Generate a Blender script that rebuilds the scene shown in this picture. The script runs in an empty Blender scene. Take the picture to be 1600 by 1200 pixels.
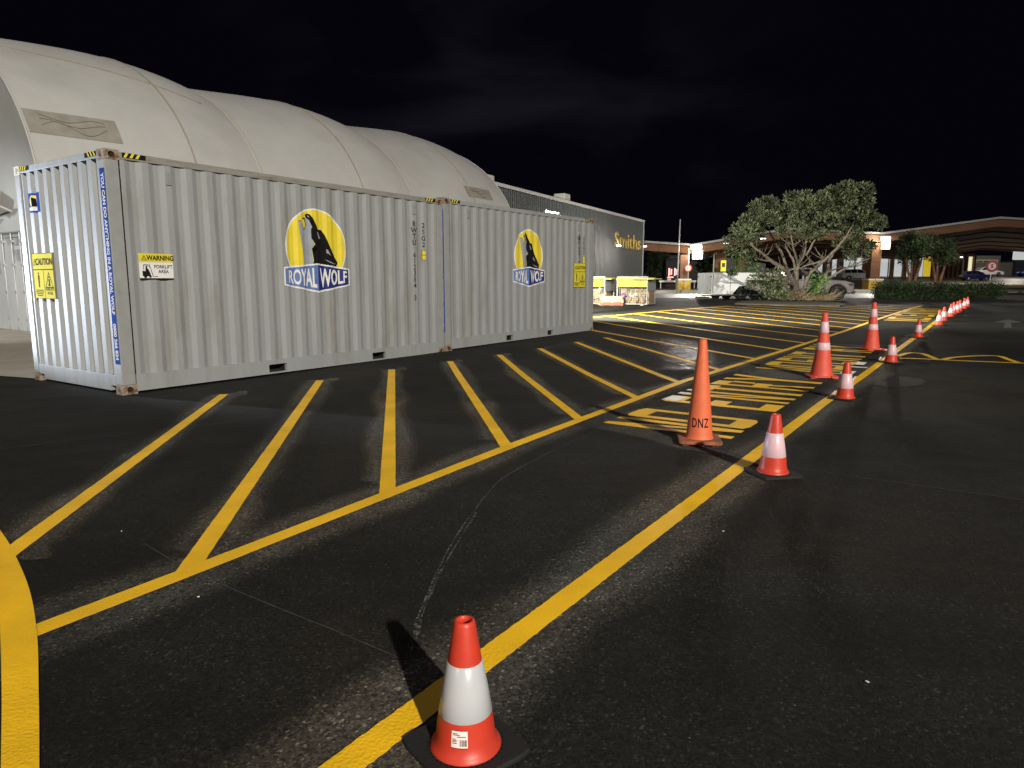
import bpy, bmesh, math, random
import numpy as np
from mathutils import Vector, Matrix
from math import pi, sin, cos, tan, atan2, radians, degrees, sqrt, exp
S = bpy.context.scene
COL = S.collection
rnd = random.Random(7)

# ------------------------------------------------------------------ camera
FPX, PITCH, CH = 1076.8, radians(-8.44), 1.3657      # focal length in pixels of a 1600 px frame
cam = bpy.data.objects.new('camera', bpy.data.cameras.new('camera'))
COL.objects.link(cam); S.camera = cam
cam.location = (0, 0, CH); cam.rotation_euler = (pi/2 + PITCH, 0, 0)
cam.data.sensor_width = 36; cam.data.lens = FPX*36/1600
cam.data.clip_start = 0.05; cam.data.clip_end = 2000

# ------------------------------------------------------------------ night sky
wd = bpy.data.worlds.new('World'); S.world = wd; wd.use_nodes = True
nt = wd.node_tree; nt.nodes.clear()
N = nt.nodes.new; L_ = nt.links.new
out = N('ShaderNodeOutputWorld'); bg = N('ShaderNodeBackground')
sky = N('ShaderNodeTexSky'); sky.sky_type = 'NISHITA'; sky.sun_disc = False
sky.sun_elevation = radians(-6); sky.sun_rotation = radians(200)
tc = N('ShaderNodeTexCoord'); mp = N('ShaderNodeMapping'); mp.inputs['Scale'].default_value = (1.6, 1.6, 5.0)
nz = N('ShaderNodeTexNoise'); nz.inputs['Scale'].default_value = 1.5; nz.inputs['Detail'].default_value = 6; nz.inputs['Distortion'].default_value = .4
cr = N('ShaderNodeValToRGB'); cr.color_ramp.elements[0].position = .50; cr.color_ramp.elements[1].position = .85
cr.color_ramp.elements[0].color = (.0014, .0012, .0030, 1); cr.color_ramp.elements[1].color = (.014, .013, .018, 1)
# thin cloud lit by the town, only in one part of the sky
vd = N('ShaderNodeVectorMath'); vd.operation = 'DISTANCE'; vd.inputs[1].default_value = (0.0, .975, .21)
mr = N('ShaderNodeMapRange'); mr.inputs[1].default_value = .42; mr.inputs[2].default_value = .05
mx = N('ShaderNodeMix'); mx.data_type = 'RGBA'; mx.inputs[6].default_value = (.0013, .0011, .0028, 1)
ad = N('ShaderNodeMix'); ad.data_type = 'RGBA'; ad.blend_type = 'ADD'; ad.inputs[0].default_value = .02
L_(tc.outputs['Generated'], mp.inputs[0]); L_(mp.outputs[0], nz.inputs['Vector']); L_(nz.outputs[0], cr.inputs[0])
L_(tc.outputs['Generated'], vd.inputs[0]); L_(vd.outputs['Value'], mr.inputs[0]); L_(mr.outputs[0], mx.inputs[0])
L_(cr.outputs[0], mx.inputs[7]); L_(mx.outputs[2], ad.inputs[6]); L_(sky.outputs[0], ad.inputs[7])
L_(ad.outputs[2], bg.inputs[0]); bg.inputs[1].default_value = 1.0; L_(bg.outputs[0], out.inputs[0])
S.view_settings.view_transform = 'Standard'; S.view_settings.look = 'None'
S.view_settings.exposure = 0.0; S.view_settings.gamma = 1.0; S.view_settings.use_curve_mapping = False
S.cycles.max_bounces = 5; S.cycles.sample_clamp_indirect = 3.0

# ------------------------------------------------------------------ geometry of the place
PR = [(-80, 0), (10, 0), (18, .09), (27, .27), (40, .38), (60, .5), (75, .85), (92, 1.55), (112, 2.3), (300, 4)]
PX = [a for a, b in PR]; PZ = [b for a, b in PR]
def gz(y): return float(np.interp(y, PX, PZ))
cp, sp = cos(PITCH), sin(PITCH)
FW = Vector((0, cp, sp)); RT = Vector((1, 0, 0)); UP = Vector((0, -sp, cp)); EYE = Vector((0, 0, CH))
def ray(px, py): return FW + RT*((px-800)/FPX) + UP*((600-py)/FPX)
def G(px, py, dz=0):
    d = ray(px, py); lo, hi = .1, 500
    for _ in range(60):
        m = (lo+hi)/2; P = EYE + d*m
        if P.z > gz(P.y): lo = m
        else: hi = m
    P = EYE + d*lo; return Vector((P.x, P.y, gz(P.y)+dz))
def D(px, py, dep):
    d = ray(px, py); return EYE + d*(dep/d.y)
YAW = 0.97190787
C0 = Vector((-4.7145518, 8.2517424, 0)); EE = Vector((cos(YAW), sin(YAW), 0)); NN = Vector((-sin(YAW), cos(YAW), 0))
def W(e, n, z=0): return C0 + EE*e + NN*n + Vector((0, 0, z))
def toEN(P): d = P-C0; return d.dot(EE), d.dot(NN)

# ------------------------------------------------------------------ lights
def spot(name, loc, aim, power, size, color=(1, .95, .88), blend=.6, radius=.25):
    l = bpy.data.lights.new(name, 'SPOT'); l.energy = power; l.spot_size = radians(size); l.spot_blend = blend
    l.color = color; l.shadow_soft_size = radius
    o = bpy.data.objects.new(name, l); COL.objects.link(o); o.location = loc
    o.rotation_euler = (Vector(aim)-Vector(loc)).to_track_quat('-Z', 'Y').to_euler(); return o
LM = 205000
spot('yard_mast_light', (20, -42, 24), (3, 14, 0), LM, 75, (1, .93, .80), .5, .5)
spot('yard_side_light', W(-1.45, 7.0, 1.25), W(1.15, .6, 2.0), 4600, 42, (.78, .87, 1), .45, .10)
spot('dome_door_light', W(-2.6, 9.8, 4.6), W(3.5, 12.6, .4), 1300, 75, (.95, .97, 1), .7, .25)
spot('bay_light_tower', W(14.3, 3.2, 3.55), W(25, -.5, .2), 23000, 116, (1, .97, .80), .45, .12)
spot('rib_fill_light', (-24, -26, 15), (-1, 10, 1), 6500, 80, (1, .90, .72), .5, .9)  # unseen lamp added from the left to even out contrast on the container ribs
sun = bpy.data.objects.new('night_glow', bpy.data.lights.new('night_glow', 'SUN')); COL.objects.link(sun)  # very wide sun added as ambient fill so shadows are not black
sun.data.energy = .09; sun.data.angle = radians(160); sun.data.color = (.8, .85, 1); sun.rotation_euler = (radians(20), 0, radians(30))

# ------------------------------------------------------------------ materials
MATS = {}
def node_mat(name):
    m = bpy.data.materials.new(name); m.use_nodes = True
    return m, m.node_tree, m.node_tree.nodes['Principled BSDF'], m.node_tree.nodes['Material Output']
def mat(name, col, rough=.6, metal=0, var=.12, scale=6, bump=0, bscale=60, emit=0, ecol=None, spec=.5, coat=0, dirt=None, dscale=3, dlo=.52, dhi=.7, stretch=None):
    """procedural paint: base colour with noise mottling, optional second (dirt/rust) colour and bump"""
    if name in MATS: return MATS[name]
    m, t, p, o = node_mat(name); N = t.nodes.new; L = t.links.new
    tc = N('ShaderNodeTexCoord'); mp = N('ShaderNodeMapping'); L(tc.outputs['Object'], mp.inputs[0])
    if stretch: mp.inputs['Scale'].default_value = stretch
    nz = N('ShaderNodeTexNoise'); nz.inputs['Scale'].default_value = scale; nz.inputs['Detail'].default_value = 7; nz.inputs['Roughness'].default_value = .62
    L(mp.outputs[0], nz.inputs['Vector'])
    cr = N('ShaderNodeValToRGB'); cr.color_ramp.elements[0].position = .3; cr.color_ramp.elements[1].position = .7
    a = [max(0, c*(1-var)) for c in col]; b = [min(1, c*(1+var)) for c in col]
    cr.color_ramp.elements[0].color = (*a, 1); cr.color_ramp.elements[1].color = (*b, 1)
    L(nz.outputs[0], cr.inputs[0]); cur = cr.outputs[0]
    if dirt:
        n2 = N('ShaderNodeTexNoise'); n2.inputs['Scale'].default_value = dscale; n2.inputs['Detail'].default_value = 9; n2.inputs['Roughness'].default_value = .7
        L(mp.outputs[0], n2.inputs['Vector'])
        r2 = N('ShaderNodeMapRange'); r2.inputs[1].default_value = dlo; r2.inputs[2].default_value = dhi
        L(n2.outputs[0], r2.inputs[0])
        mx = N('ShaderNodeMix'); mx.data_type = 'RGBA'; mx.inputs[7].default_value = (*dirt, 1)
        L(r2.outputs[0], mx.inputs[0]); L(cur, mx.inputs[6]); cur = mx.outputs[2]
    L(cur, p.inputs['Base Color'])
    p.inputs['Roughness'].default_value = rough; p.inputs['Metallic'].default_value = metal
    p.inputs['Specular IOR Level'].default_value = spec; p.inputs['Coat Weight'].default_value = coat
    if bump:
        nb = N('ShaderNodeTexNoise'); nb.inputs['Scale'].default_value = bscale; nb.inputs['Detail'].default_value = 4
        L(tc.outputs['Object'], nb.inputs['Vector'])
        bp = N('ShaderNodeBump'); bp.inputs['Strength'].default_value = bump; bp.inputs['Distance'].default_value = .02
        L(nb.outputs[0], bp.inputs['Height']); L(bp.outputs[0], p.inputs['Normal'])
    if emit:
        p.inputs['Emission Color'].default_value = (*(ecol or col), 1); p.inputs['Emission Strength'].default_value = emit
    MATS[name] = m; return m

def asphalt_mat(name, base, halo=False, wet=True, speck=True):
    m, t, p, o = node_mat(name); N = t.nodes.new; L = t.links.new
    ge = N('ShaderNodeNewGeometry'); P = ge.outputs['Position']
    def noise(s, d=5, r=.6, dist=0):
        n = N('ShaderNodeTexNoise'); n.inputs['Scale'].default_value = s; n.inputs['Detail'].default_value = d
        n.inputs['Roughness'].default_value = r; n.inputs['Distortion'].default_value = dist; L(P, n.inputs['Vector']); return n.outputs[0]
    def ramp(x, a, b, c0, c1):
        n = N('ShaderNodeMapRange'); n.inputs[1].default_value = a; n.inputs[2].default_value = b; n.inputs[3].default_value = c0; n.inputs[4].default_value = c1
        L(x, n.inputs[0]); return n.outputs[0]
    def mul(a, b):
        n = N('ShaderNodeMath'); n.operation = 'MULTIPLY'; L(a, n.inputs[0]); L(b, n.inputs[1]); return n.outputs[0]
    gv = N('ShaderNodeTexVoronoi'); gv.inputs['Scale'].default_value = 105; L(P, gv.inputs['Vector'])
    gs = N('ShaderNodeSeparateColor'); L(gv.outputs['Color'], gs.inputs[0])
    grain = mul(ramp(gs.outputs[0], .0, 1, .35, 1.35), ramp(gs.outputs[1], .86, 1.0, 1, 3.2))
    v = mul(mul(ramp(noise(.30, 7, .62, .8), .36, .64, .45, 1.55), ramp(noise(2.2, 7, .7), .35, .65, .75, 1.28)), mul(grain, ramp(noise(45, 4, .7), .35, .65, .75, 1.3)))
    tint = N('ShaderNodeMix'); tint.data_type = 'RGBA'; tint.inputs[6].default_value = (base[0]*1.10, base[1]*1.0, base[2]*.90, 1); tint.inputs[7].default_value = (base[0]*.94, base[1]*1.0, base[2]*1.03, 1)
    L(ramp(noise(.42, 4, .5), .42, .58, 0, 1), tint.inputs[0])
    sc = N('ShaderNodeVectorMath'); sc.operation = 'SCALE'; L(tint.outputs[2], sc.inputs[0]); L(v, sc.inputs['Scale'])
    cur = sc.outputs[0]
    if speck:
        vo = N('ShaderNodeTexVoronoi'); vo.inputs['Scale'].default_value = 26; L(P, vo.inputs['Vector'])
        s1 = ramp(vo.outputs['Distance'], .06, .10, 1, 0)
        sep = N('ShaderNodeSeparateColor'); L(vo.outputs['Color'], sep.inputs[0]); s2 = ramp(sep.outputs[0], .965, .97, 0, 1)
        mx = N('ShaderNodeMix'); mx.data_type = 'RGBA'; mx.inputs[7].default_value = (.16, .15, .14, 1)
        L(mul(s1, s2), mx.inputs[0]); L(cur, mx.inputs[6]); cur = mx.outputs[2]
    L(cur, p.inputs['Base Color'])
    rg = ramp(noise(.5, 5, .6, .8), .42, .62, .80 if wet else .88, .95)
    L(rg, p.inputs['Roughness']); p.inputs['Specular IOR Level'].default_value = .22
    vb = N('ShaderNodeTexVoronoi'); vb.inputs['Scale'].default_value = 170; L(P, vb.inputs['Vector'])
    nb = noise(300, 3, .6)
    ab = N('ShaderNodeMath'); ab.operation = 'ADD'; L(vb.outputs['Distance'], ab.inputs[0]); L(nb, ab.inputs[1])
    bp = N('ShaderNodeBump'); bp.inputs['Strength'].default_value = .55; bp.inputs['Distance'].default_value = .003
    L(ab.outputs[0], bp.inputs['Height']); L(bp.outputs[0], p.inputs['Normal'])
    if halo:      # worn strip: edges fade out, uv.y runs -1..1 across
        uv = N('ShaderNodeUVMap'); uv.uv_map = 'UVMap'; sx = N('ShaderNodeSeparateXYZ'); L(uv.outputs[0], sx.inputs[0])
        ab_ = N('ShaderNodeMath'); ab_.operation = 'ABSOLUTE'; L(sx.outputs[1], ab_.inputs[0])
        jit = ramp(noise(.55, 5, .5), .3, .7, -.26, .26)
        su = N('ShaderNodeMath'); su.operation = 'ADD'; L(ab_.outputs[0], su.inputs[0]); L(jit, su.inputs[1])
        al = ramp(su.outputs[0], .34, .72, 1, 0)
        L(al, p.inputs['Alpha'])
    MATS[name] = m; return m

def paint_mat(name, col, wear=.3, edge=0.0):
    """road marking paint: pebbly relief, worn spots showing asphalt"""
    m, t, p, o = node_mat(name); N = t.nodes.new; L = t.links.new
    ge = N('ShaderNodeNewGeometry'); P = ge.outputs['Position']
    n1 = N('ShaderNodeTexNoise'); n1.inputs['Scale'].default_value = 3; n1.inputs['Detail'].default_value = 6; L(P, n1.inputs['Vector'])
    c1 = N('ShaderNodeValToRGB'); c1.color_ramp.elements[0].position = .35; c1.color_ramp.elements[1].position = .65
    c1.color_ramp.elements[0].color = (*[c*.88 for c in col], 1); c1.color_ramp.elements[1].color = (*[min(1, c*1.08) for c in col], 1); L(n1.outputs[0], c1.inputs[0])
    n2 = N('ShaderNodeTexNoise'); n2.inputs['Scale'].default_value = 90; n2.inputs['Detail'].default_value = 6; n2.inputs['Roughness'].default_value = .75; L(P, n2.inputs['Vector'])
    r2 = N('ShaderNodeMapRange'); r2.inputs[1].default_value = .78-wear*.35; r2.inputs[2].default_value = .86-wear*.3; L(n2.outputs[0], r2.inputs[0])
    mx = N('ShaderNodeMix'); mx.data_type = 'RGBA'; mx.inputs[7].default_value = (.10, .06, .012, 1)
    L(r2.outputs[0], mx.inputs[0]); L(c1.outputs[0], mx.inputs[6]); L(mx.outputs[2], p.inputs['Base Color'])
    p.inputs['Roughness'].default_value = .55
    vb = N('ShaderNodeTexVoronoi'); vb.inputs['Scale'].default_value = 95; vb.feature = 'SMOOTH_F1'; L(P, vb.inputs['Vector'])
    bp = N('ShaderNodeBump'); bp.inputs['Strength'].default_value = .6; bp.inputs['Distance'].default_value = .0035
    L(vb.outputs['Distance'], bp.inputs['Height']); L(bp.outputs[0], p.inputs['Normal'])
    MATS[name] = m; return m

ASPH = asphalt_mat('asphalt', (.0092, .0090, .0086))
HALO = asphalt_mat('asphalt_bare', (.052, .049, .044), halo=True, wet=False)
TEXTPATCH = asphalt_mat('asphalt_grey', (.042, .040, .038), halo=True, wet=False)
DARKP = asphalt_mat('asphalt_dark', (.005, .005, .0055), wet=True, speck=False)
YEL = paint_mat('yellow_paint', (.80, .465, .008), .2)
YEL2 = paint_mat('yellow_paint_old', (.66, .42, .02), .35)
WHT = paint_mat('white_paint', (.8, .79, .75), .2)
CHALK = mat('chalk', (.13, .13, .13), .9, var=.5, scale=40)
_t = CHALK.node_tree; _n = _t.nodes.new('ShaderNodeTexNoise'); _n.inputs['Scale'].default_value = 60; _n.inputs['Detail'].default_value = 5
_g = _t.nodes.new('ShaderNodeNewGeometry'); _t.links.new(_g.outputs['Position'], _n.inputs['Vector'])
_m = _t.nodes.new('ShaderNodeMapRange'); _m.inputs[1].default_value = .42; _m.inputs[2].default_value = .62; _m.inputs[3].default_value = .0; _m.inputs[4].default_value = .6
_t.links.new(_n.outputs[0], _m.inputs[0]); _t.links.new(_m.outputs[0], _t.nodes['Principled BSDF'].inputs['Alpha'])
CONC = mat('concrete', (.30, .27, .22), .85, var=.16, scale=1.6, bump=.3, bscale=40)
ROADG = mat('road_grey', (.050, .050, .052), .6, var=.2, scale=.4, bump=.3, bscale=50)
CPAINT = mat('container_paint', (.228, .240, .250), .68, var=.06, scale=2.2, bump=.04, bscale=9, dirt=(.16, .15, .125), dscale=1.6, dlo=.50, dhi=.80, stretch=(1.6, 1.6, .35))
CRUST = mat('container_rusty', (.222, .230, .232), .6, var=.1, scale=6, dirt=(.13, .09, .055), dscale=7, dlo=.62, dhi=.78)
CRAIL = mat('container_rail', (.19, .19, .175), .6, var=.1, scale=6, dirt=(.13, .07, .035), dscale=5, dlo=.52, dhi=.66, stretch=(.5, 1, 3))
CASTM = mat('casting_rusty', (.24, .20, .15), .7, var=.2, scale=10, dirt=(.10, .04, .016), dscale=14, dlo=.46, dhi=.58, bump=.3, bscale=60)
CASTL = mat('casting_pale', (.40, .38, .30), .7, var=.12, scale=10, dirt=(.12, .05, .02), dscale=12, dlo=.56, dhi=.66)
DARK = mat('dark_void', (.006, .006, .006), .9)
BLACK = mat('black_paint', (.010, .010, .011), .9, spec=.03)
BLACKR = mat('black_rubber', (.0045, .0045, .0045), .8, var=.2, bump=.2, bscale=90)
SYEL = mat('sign_yellow', (.55, .47, .04), .9, var=.04, spec=.05)
SWHT = mat('sign_white', (.60, .60, .59), .9, var=.04, spec=.05)
LYEL = mat('logo_yellow', (.62, .50, .035), .5, var=.08, scale=3)
LBLU = mat('logo_light_blue', (.085, .15, .36), .5, var=.12)
DBLU = mat('logo_dark_blue', (.010, .018, .14), .5, var=.12)
BBLU = mat('band_blue', (.010, .045, .30), .9, var=.1, spec=.03)
LGRY = mat('logo_grey', (.24, .26, .30), .5, var=.1)
WHITE = mat('white_plain', (.75, .75, .73), .5, var=.05)
CRED = mat('cone_red', (.47, .036, .017), .45, var=.07, scale=9, spec=.4, dirt=(.33, .035, .02), dscale=6, dlo=.5, dhi=.75)
CREDF = mat('cone_red_faded', (.54, .062, .036), .6, var=.08, scale=9, dirt=(.42, .05, .03), dscale=7)
CORA = mat('cone_orange', (.58, .115, .042), .6, var=.09, scale=8, dirt=(.40, .09, .03), dscale=5, dlo=.52, dhi=.75)
CORB = mat('cone_base_dirty', (.30, .085, .035), .8, var=.25, scale=14, dirt=(.12, .06, .035), dscale=9, dlo=.45, dhi=.6)
CSLV = mat('cone_sleeve', (.42, .43, .46), .28, var=.06, scale=5, spec=.6)
CSLP = mat('cone_sleeve_pink', (.60, .40, .46), .4, var=.08, scale=5)
FAB = mat('fabric', (.44, .44, .435), .7, var=.06, scale=.9, bump=.22, bscale=1.3, dirt=(.37, .365, .355), dscale=.5, dlo=.5, dhi=.8)
FABG = mat('fabric_grey', (.40, .41, .41), .7, var=.08, scale=.9, bump=.1, bscale=3)
FABD = mat('fabric_patch', (.27, .255, .225), .6, var=.15, scale=3)
SEAM = mat('fabric_seam', (.30, .26, .20), .7)
WALLG = mat('wall_metal_grey', (.050, .058, .064), .55, var=.10, scale=1.5, stretch=(1, 1, .25))
FLASH = mat('flashing', (.52, .52, .54), .5)
TIMB = mat('timber', (.125, .058, .030), .6, var=.3, scale=1.4, stretch=(.5, .5, 3))
TIMS = mat('timber_soffit', (.17, .078, .030), .6, var=.35, scale=2.0, stretch=(.12, 1.2, 1))
CREAM = mat('cream_paint', (.55, .50, .38), .6)
BARK = mat('bark', (.135, .112, .088), .85, var=.3, scale=9, bump=.6, bscale=18)
BARKD = mat('bark_dark', (.10, .05, .03), .85, var=.3, scale=9)
TYRE = mat('tyre', (.012, .012, .012), .75)
RIM = mat('alloy', (.35, .35, .36), .35, metal=.8)
RIMD = mat('dark_rim', (.012, .012, .012), .6)
GLASS = mat('dark_glass', (.010, .012, .014), .08, spec=.7)
def leaf_mat(name, a, b):
    if name in MATS: return MATS[name]
    m, t, p, o = node_mat(name); N = t.nodes.new; L = t.links.new
    oi = N('ShaderNodeNewGeometry'); cr = N('ShaderNodeValToRGB')
    cr.color_ramp.elements[0].color = (*a, 1); cr.color_ramp.elements[1].color = (*b, 1)
    L(oi.outputs['Random Per Island'], cr.inputs[0])
    nz = N('ShaderNodeTexNoise'); nz.inputs['Scale'].default_value = 1.9; nz.inputs['Detail'].default_value = 3; L(oi.outputs['Position'], nz.inputs['Vector'])
    mr = N('ShaderNodeMapRange'); mr.inputs[1].default_value = .36; mr.inputs[2].default_value = .64; mr.inputs[3].default_value = .35; mr.inputs[4].default_value = 1.5; L(nz.outputs[0], mr.inputs[0])
    sc = N('ShaderNodeVectorMath'); sc.operation = 'SCALE'; L(cr.outputs[0], sc.inputs[0]); L(mr.outputs[0], sc.inputs['Scale']); L(sc.outputs[0], p.inputs['Base Color']); p.inputs['Roughness'].default_value = .7; p.inputs['Specular IOR Level'].default_value = .25
    MATS[name] = m; return m
LEAF = leaf_mat('leaf_olive', (.035, .050, .022), (.10, .115, .062))
LEAFD = leaf_mat('leaf_dark', (.020, .035, .014), (.05, .07, .03))
LEAFG = leaf_mat('leaf_green', (.05, .12, .02), (.11, .21, .05))
LEAFX = leaf_mat('leaf_hedge', (.010, .020, .007), (.03, .05, .018))
def lamp_mat(name, col, s): return mat(name, col, .5, emit=s, ecol=col, var=0)
LAMPW = lamp_mat('lamp_white', (1, .93, .82), 14)
LAMPS = lamp_mat('lamp_small', (1, .97, .92), 5)
SHOPW = lamp_mat('shop_window_lit', (.62, .66, .68), .62)
SHOPY = lamp_mat('shop_sign_yellow', (.75, .55, .03), .6)
NEON = lamp_mat('neon_pink', (1, .45, .42), 2.0)

# ------------------------------------------------------------------ mesh helpers
class MB:
    def __init__(s): s.v = []; s.f = []; s.uv = None
    def add(s, vs, fs, M=None):
        k = len(s.v)
        s.v += [tuple(M @ Vector(v)) if M else tuple(v) for v in vs]
        s.f += [tuple(i+k for i in f) for f in fs]; return s
    def box(s, x0, y0, z0, x1, y1, z1, M=None, taper=None):
        vs = [(x0, y0, z0), (x1, y0, z0), (x1, y1, z0), (x0, y1, z0), (x0, y0, z1), (x1, y0, z1), (x1, y1, z1), (x0, y1, z1)]
        return s.add(vs, [(3, 2, 1, 0), (4, 5, 6, 7), (0, 1, 5, 4), (1, 2, 6, 5), (2, 3, 7, 6), (3, 0, 4, 7)], M)
    def tube(s, a, b, r0, r1=None, n=10, cap=True):
        a = Vector(a); b = Vector(b); r1 = r0 if r1 is None else r1
        d = (b-a).normalized(); u = d.orthogonal().normalized(); w = d.cross(u); vs = []
        for P, r in ((a, r0), (b, r1)):
            for i in range(n): t = 2*pi*i/n; vs.append(tuple(P+u*cos(t)*r+w*sin(t)*r))
        fs = [(i, (i+1) % n, n+(i+1) % n, n+i) for i in range(n)]
        if cap: fs += [tuple(range(n-1, -1, -1)), tuple(range(n, 2*n))]
        return s.add(vs, fs)
    def path(s, pts, rads, n=8):
        pts = [Vector(p) for p in pts]; vs = []; fs = []; m = len(pts)
        up = Vector((.3, .2, 1)).normalized()
        for i, p in enumerate(pts):
            d = (pts[min(i+1, m-1)]-pts[max(i-1, 0)]).normalized()
            u = d.cross(up)
            u = u.normalized() if u.length > .05 else d.orthogonal().normalized()
            w = d.cross(u)
            for k in range(n): t = 2*pi*k/n; vs.append(tuple(p+u*cos(t)*rads[i]+w*sin(t)*rads[i]))
        for i in range(m-1):
            for k in range(n): fs.append((i*n+k, i*n+(k+1) % n, (i+1)*n+(k+1) % n, (i+1)*n+k))
        fs += [tuple(range(n-1, -1, -1)), tuple(range((m-1)*n, m*n))]
        return s.add(vs, fs)
    def lathe(s, prof, n=48, M=None, closed=False):
        vs = []; fs = []; m = len(prof)
        for r, z in prof:
            for k in range(n): t = 2*pi*k/n; vs.append((r*cos(t), r*sin(t), z))
        for i in range(m-1):
            for k in range(n): fs.append((i*n+k, i*n+(k+1) % n, (i+1)*n+(k+1) % n, (i+1)*n+k))
        return s.add(vs, fs, M)
    def prism(s, poly, z0, z1, M=None):
        n = len(poly); vs = [(x, y, z0) for x, y in poly]+[(x, y, z1) for x, y in poly]
        fs = [tuple(range(n-1, -1, -1)), tuple(range(n, 2*n))]+[(i, (i+1) % n, n+(i+1) % n, n+i) for i in range(n)]
        return s.add(vs, fs, M)
    def mesh(s, name):
        me = bpy.data.meshes.new(name); me.from_pydata(s.v, [], s.f); me.update(); return me
    def build(s, name, m, parent=None, smooth=False, bevel=0, norm=True, seg=2):
        me = s.mesh(name)
        if norm:
            bm = bmesh.new(); bm.from_mesh(me); bmesh.ops.recalc_face_normals(bm, faces=bm.faces); bm.to_mesh(me); bm.free()
        if s.uv:
            ul = me.uv_layers.new(name='UVMap')
            for lp in me.loops: ul.data[lp.index].uv = s.uv[lp.vertex_index]
        if smooth: me.shade_smooth()
        me.materials.append(m)
        o = bpy.data.objects.new(name, me); COL.objects.link(o)
        if parent: o.parent = parent
        if bevel:
            b = o.modifiers.new('bevel', 'BEVEL'); b.width = bevel; b.segments = seg; b.limit_method = 'ANGLE'; b.angle_limit = radians(35)
        return o
def tag(o, label=None, cat=None, group=None, kind=None):
    if label: o['label'] = label
    if cat: o['category'] = cat
    if group: o['group'] = group
    if kind: o['kind'] = kind
    return o
def empty(name, loc=(0, 0, 0), rz=0, label=None, cat=None, group=None):
    o = bpy.data.objects.new(name, None); COL.objects.link(o); o.location = loc; o.rotation_euler = (0, 0, rz); o.empty_display_size = .2
    return tag(o, label, cat, group)
def kids(o): return [c for c in bpy.data.objects if c.parent == o]
def copy_tree(o, parent=None):
    c = o.copy(); COL.objects.link(c); c.parent = parent
    for k in kids(o): copy_tree(k, c)
    return c
def text_bm(s, size=1, align='CENTER', bold=0, sx=1, spacing=1):
    cu = bpy.data.curves.new('t', 'FONT'); cu.body = s; cu.size = size; cu.align_x = align; cu.align_y = 'CENTER'
    cu.offset = bold; cu.space_character = spacing; cu.resolution_u = 3
    ob = bpy.data.objects.new('t', cu); COL.objects.link(ob)
    dg = bpy.context.evaluated_depsgraph_get(); dg.update()
    me = bpy.data.meshes.new_from_object(ob.evaluated_get(dg))
    bm = bmesh.new(); bm.from_mesh(me); bmesh.ops.triangulate(bm, faces=bm.faces)
    for v in bm.verts: v.co.x *= sx
    bpy.data.objects.remove(ob); bpy.data.curves.remove(cu); bpy.data.meshes.remove(me); return bm
def poly_bm(polys):
    bm = bmesh.new()
    for p in polys:
        f = bm.faces.new([bm.verts.new((x, y, 0)) for x, y in p])
    bmesh.ops.triangulate(bm, faces=bm.faces[:]); return bm
def bm_obj(bm, name, m, parent=None):
    me = bpy.data.meshes.new(name); bm.to_mesh(me); bm.free(); me.materials.append(m)
    o = bpy.data.objects.new(name, me); COL.objects.link(o)
    if parent: o.parent = parent
    return o
def circ(cx, cy, r, n=40, a0=0, a1=2*pi): return [(cx+r*cos(a0+(a1-a0)*i/n), cy+r*sin(a0+(a1-a0)*i/n)) for i in range(n)]

# ================================================================== GROUND
g = MB(); xs = [-250, -60, -20, 0, 20, 60, 250]; ys = PX
for y in ys:
    for x in xs: g.v.append((x, y, gz(y)))
nx = len(xs)
for j in range(len(ys)-1):
    for i in range(nx-1): g.f.append((j*nx+i, j*nx+i+1, (j+1)*nx+i+1, (j+1)*nx+i))
tag(g.build('asphalt_ground', ASPH), kind='structure')

def strip(pts, w, dz, name, m, halo=False, close=False, ww=None, seg=.35, wob=0):
    """band of paint along a polyline of world points, laid on the ground"""
    P = []
    for a, b in zip(pts[:-1], pts[1:]):
        a = Vector((a[0], a[1], 0)); b = Vector((b[0], b[1], 0)); k = max(1, int((b-a).length/seg))
        for i in range(k): P.append(a.lerp(b, i/k))
    P.append(Vector((pts[-1][0], pts[-1][1], 0)))
    mb = MB(); mb.uv = [] if halo else None
    for i, p in enumerate(P):
        d = (P[min(i+1, len(P)-1)]-P[max(i-1, 0)]).normalized(); n = Vector((-d.y, d.x, 0))
        hw = w/2*(1+wob*rnd.uniform(-1, 1))
        cols = (-1, 0, 1) if halo else (-1, 1)
        for s_ in cols:
            q = p+n*hw*s_; mb.v.append((q.x, q.y, gz(q.y)+dz))
            if halo: mb.uv.append((i/len(P), s_ if 0 < i < len(P)-1 else (-1.2 if s_ < 0 else 1.2)))
    c = 3 if halo else 2
    for i in range(len(P)-1):
        for k in range(c-1): mb.f.append((i*c+k, i*c+k+1, (i+1)*c+k+1, (i+1)*c+k))
    return mb, name, m
def merge(name, m, items):
    M_ = MB(); M_.uv = []
    for mb, _, _ in items:
        k = len(M_.v); M_.v += mb.v; M_.f += [tuple(i+k for i in f) for f in mb.f]
        M_.uv += mb.uv if mb.uv else [(0, 0)]*len(mb.v)
    return tag(M_.build(name, m, norm=False), kind='structure')
def WG(e, n): P = W(e, n); return (P.x, P.y)

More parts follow.
